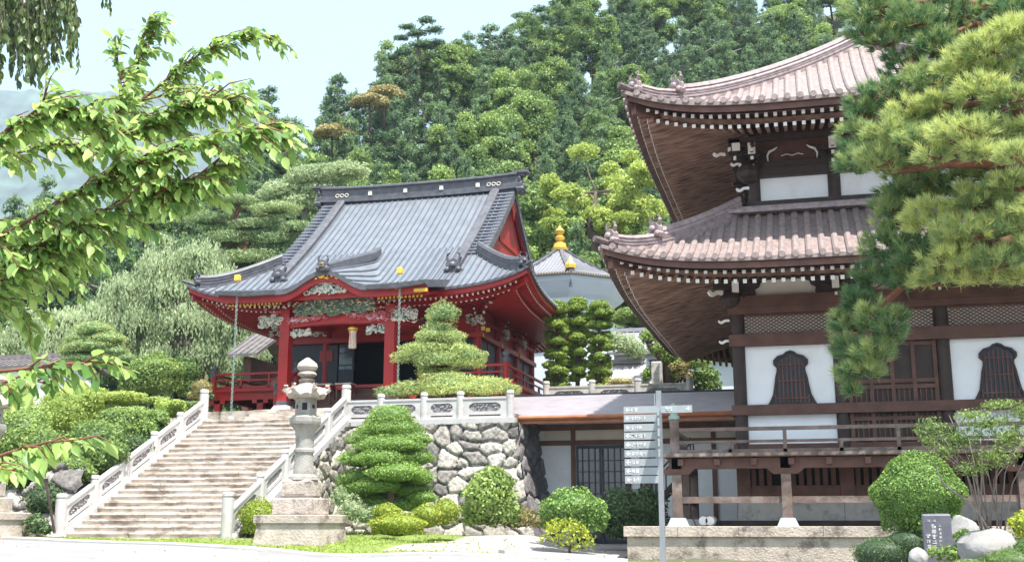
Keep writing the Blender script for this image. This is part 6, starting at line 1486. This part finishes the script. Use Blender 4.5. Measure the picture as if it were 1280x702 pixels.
# weeping dark strands top left
T = thing('weeping_branch', 'dark weeping branches hanging into the top left corner', 'branch', tuple(at(30, -60, 9)), None); mb = MB(); it = []
mb.tube([at(-80, -60, 9), at(0, -70, 9), at(80, -60, 9), at(140, -50, 9)], [.05, .04, .03, .015], 7)
for i in range(110):
    px = -35+128*random.random(); Yq = 9+random.uniform(-.7, .7); yb_ = 28+70*random.random()+(10 if px < 60 else -10); dx = random.uniform(-3, 5)
    P = [at(px, -60, Yq), at(px+dx*.3, 0, Yq), at(px+dx, yb_*.6, Yq), at(px+dx*1.3, yb_, Yq)]; mb.tube(P, [.008, .006, .004, .002], 5); twig_leaves(P, 30, .085, it, 1.3, .2)
for px, yb_ in ((132, 8), (138, 16), (128, 4)): P = [at(px-4, -60, 9), at(px, -20, 9), at(px, yb_, 9)]; mb.tube(P, [.005, .004, .002], 5); twig_leaves(P, 12, .07, it, 1.6, .3)
mb.build('strand', 'bark', T, True); leaves_mesh('leaves', it, 'cherrydark', T)

# ================================================================ foreground pine (right)
T = thing('foreground_pine', 'big near pine with reddish limbs and needle tufts filling the right side', 'pine tree', (6.3, 13.5, -1.4))
pads = [(1085, 12, 36, 26, 13), (1130, 22, 44, 24, 13), (1075, 40, 16, 14, 13), (1105, 50, 26, 14, 13), (1180, 18, 50, 26, 13.4), (1235, 12, 50, 20, 13.6), (1165, 55, 34, 18, 13),
        (1225, 60, 36, 20, 12), (1265, 40, 38, 20, 12), (1200, 82, 32, 16, 12.2), (1290, 60, 30, 18, 12), (1245, 88, 26, 10, 12.1),
        (1150, 100, 34, 20, 12.6), (1105, 118, 32, 22, 12.8), (1078, 140, 22, 22, 12.9), (1130, 140, 34, 16, 12.4), (1175, 128, 28, 14, 12.2),
        (1075, 175, 26, 26, 12.8), (1095, 200, 34, 18, 12.3), (1065, 205, 16, 18, 12.6), (1110, 165, 34, 16, 12.2), (1150, 175, 30, 14, 12),
        (1225, 112, 34, 14, 11.8), (1265, 122, 32, 14, 11.8), (1205, 165, 44, 18, 11.6), (1250, 165, 34, 14, 11.9), (1165, 195, 24, 12, 11.8), (1275, 195, 28, 18, 11.4), (1225, 190, 26, 12, 11.6), (1290, 160, 20, 14, 11.8),
        (1130, 240, 34, 18, 12.8), (1175, 235, 32, 18, 12.8), (1110, 262, 24, 14, 12.7), (1160, 272, 44, 20, 12.3), (1215, 250, 38, 18, 12.1), (1262, 232, 32, 16, 12), (1205, 290, 46, 18, 12), (1255, 280, 38, 20, 12), (1288, 262, 20, 20, 11.9),
        (1105, 310, 32, 20, 12.8), (1145, 318, 38, 20, 12.5), (1190, 328, 44, 18, 12.2), (1240, 325, 40, 16, 12), (1280, 315, 24, 18, 12), (1090, 345, 28, 18, 12.9), (1130, 352, 28, 14, 12.7), (1165, 352, 28, 10, 12.4), (1225, 348, 26, 10, 12.3), (1270, 345, 18, 10, 12.3),
        (1072, 375, 24, 18, 12.9), (1058, 405, 20, 20, 13), (1090, 395, 24, 18, 12.7), (1112, 415, 22, 16, 12.6), (1062, 435, 22, 18, 12.8), (1092, 440, 24, 16, 12.6), (1064, 465, 18, 16, 12.7), (1088, 462, 16, 12, 12.6), (1066, 488, 8, 8, 12.7), (1120, 395, 12, 10, 12.6),
        (1130, 80, 40, 16, 13.2), (1190, 100, 30, 14, 12.9), (1150, 30, 50, 20, 13.4), (1270, 15, 40, 20, 13.2), (1180, 150, 50, 18, 12.6), (1230, 150, 46, 14, 12.5), (1120, 185, 40, 18, 12.9), (1180, 215, 50, 16, 12.9), (1235, 215, 46, 16, 12.7), (1275, 95, 26, 16, 12.6), (1280, 225, 26, 18, 12.5), (1140, 215, 34, 16, 13), (1125, 290, 40, 18, 13), (1180, 305, 50, 18, 12.9), (1240, 303, 46, 18, 12.8), (1275, 290, 28, 16, 12.7), (1240, 255, 46, 18, 12.7), (1150, 335, 60, 16, 12.9), (1225, 335, 56, 14, 12.8), (1280, 345, 26, 14, 12.6), (1200, 60, 60, 26, 13.5), (1255, 70, 40, 20, 13.2)]
mb = MB()
trunk = [at(1330, 700, 13.5), at(1320, 560, 13.5), at(1335, 420, 13.5), at(1315, 300, 13.4), at(1320, 180, 13.4), at(1300, 80, 13.3), at(1310, -40, 13.3)]; mb.tube(trunk, [.32, .26, .23, .2, .17, .14, .1], 12); mb.build('trunk', 'barkred', T, True)
mb = MB()
for lp, r in (([(1315, 300, 13.4), (1270, 300, 12.4), (1200, 318, 12.3), (1140, 345, 12.6), (1105, 380, 12.8), (1090, 430, 12.8), (1072, 470, 12.8)], .075), ([(1320, 180, 13.4), (1280, 150, 12.3), (1255, 100, 12.2), (1238, 75, 12.2)], .11), ([(1320, 200, 13.4), (1250, 205, 12), (1180, 205, 12.2), (1120, 215, 12.6), (1075, 205, 12.8)], .07), ([(1310, 120, 13.3), (1240, 125, 12.3), (1170, 140, 12.6), (1110, 150, 12.8)], .06), ([(1305, 60, 13.3), (1220, 30, 13.4), (1150, 60, 13.1), (1125, 95, 12.9), (1100, 115, 12.9)], .05), ([(1315, 260, 13.4), (1240, 260, 12.3), (1170, 275, 12.6), (1120, 280, 12.8)], .06), ([(1300, 30, 13.3), (1200, 0, 13.4), (1120, 5, 13.2), (1080, 15, 13.1)], .05)):
    P = [at(a, b, c) for a, b, c in lp]; mb.tube(P, [r*(1-.75*i/(len(P)-1)) for i in range(len(P))], 8)
allP = []
# tufts
tp = []; tn = []; tv = []
for (px, py, rx, ry, Yq) in pads:
    c = at(px, py, Yq); k = mpp(c); rr = np.array((rx*k, (rx*k+ry*k)*.55, ry*k)); n = int(18+rx*ry*.062)
    d = unit(rng.normal(0, 1, (n, 3))); q = rng.uniform(.35, 1., (n, 1)); P = c+d*q*rr; P[:, 2] -= .25*rr[2]*(1-d[:, 2])*0
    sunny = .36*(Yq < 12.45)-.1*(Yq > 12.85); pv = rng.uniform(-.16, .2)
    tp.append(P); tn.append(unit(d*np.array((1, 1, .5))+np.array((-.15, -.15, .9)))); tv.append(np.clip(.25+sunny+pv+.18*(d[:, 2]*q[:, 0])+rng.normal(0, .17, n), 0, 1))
    for j in range(5):
        e = P[rng.integers(n)]; b0 = c+np.array((rr[0]*.6, 0, -rr[2]*.4)); mb.tube([b0, (b0+e)/2+np.array((0, 0, -.02)), e], [.014, .009, .005], 5)
mb.build('branch', 'barkred', T, True)
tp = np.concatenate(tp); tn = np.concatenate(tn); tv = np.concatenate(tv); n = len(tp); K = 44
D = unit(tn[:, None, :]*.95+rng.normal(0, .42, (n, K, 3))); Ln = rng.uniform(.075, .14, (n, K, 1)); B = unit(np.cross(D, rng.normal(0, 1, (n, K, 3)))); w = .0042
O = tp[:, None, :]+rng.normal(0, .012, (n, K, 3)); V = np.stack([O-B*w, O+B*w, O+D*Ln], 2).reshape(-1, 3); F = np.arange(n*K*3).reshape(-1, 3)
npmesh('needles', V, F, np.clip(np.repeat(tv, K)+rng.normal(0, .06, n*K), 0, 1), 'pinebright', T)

# ================================================================ summer haze over the valley
mb = MB(); mb.box(-2600, 2600, -1500, 2600, -60, 900)
hz = bpy.data.materials.new('haze_air'); hz.use_nodes = True; n = hz.node_tree; n.nodes.clear(); o = n.nodes.new('ShaderNodeOutputMaterial'); v = n.nodes.new('ShaderNodeVolumePrincipled')
v.inputs['Color'].default_value = (.66, .82, 1, 1); v.inputs['Density'].default_value = .00027; v.inputs['Anisotropy'].default_value = .2
n.links.new(v.outputs[0], o.inputs['Volume']); MATS['haze_air'] = hz
struct(mb.build('haze', 'haze_air'), 'stuff', 'pale blue summer haze lying over the valley and mountain', 'haze')
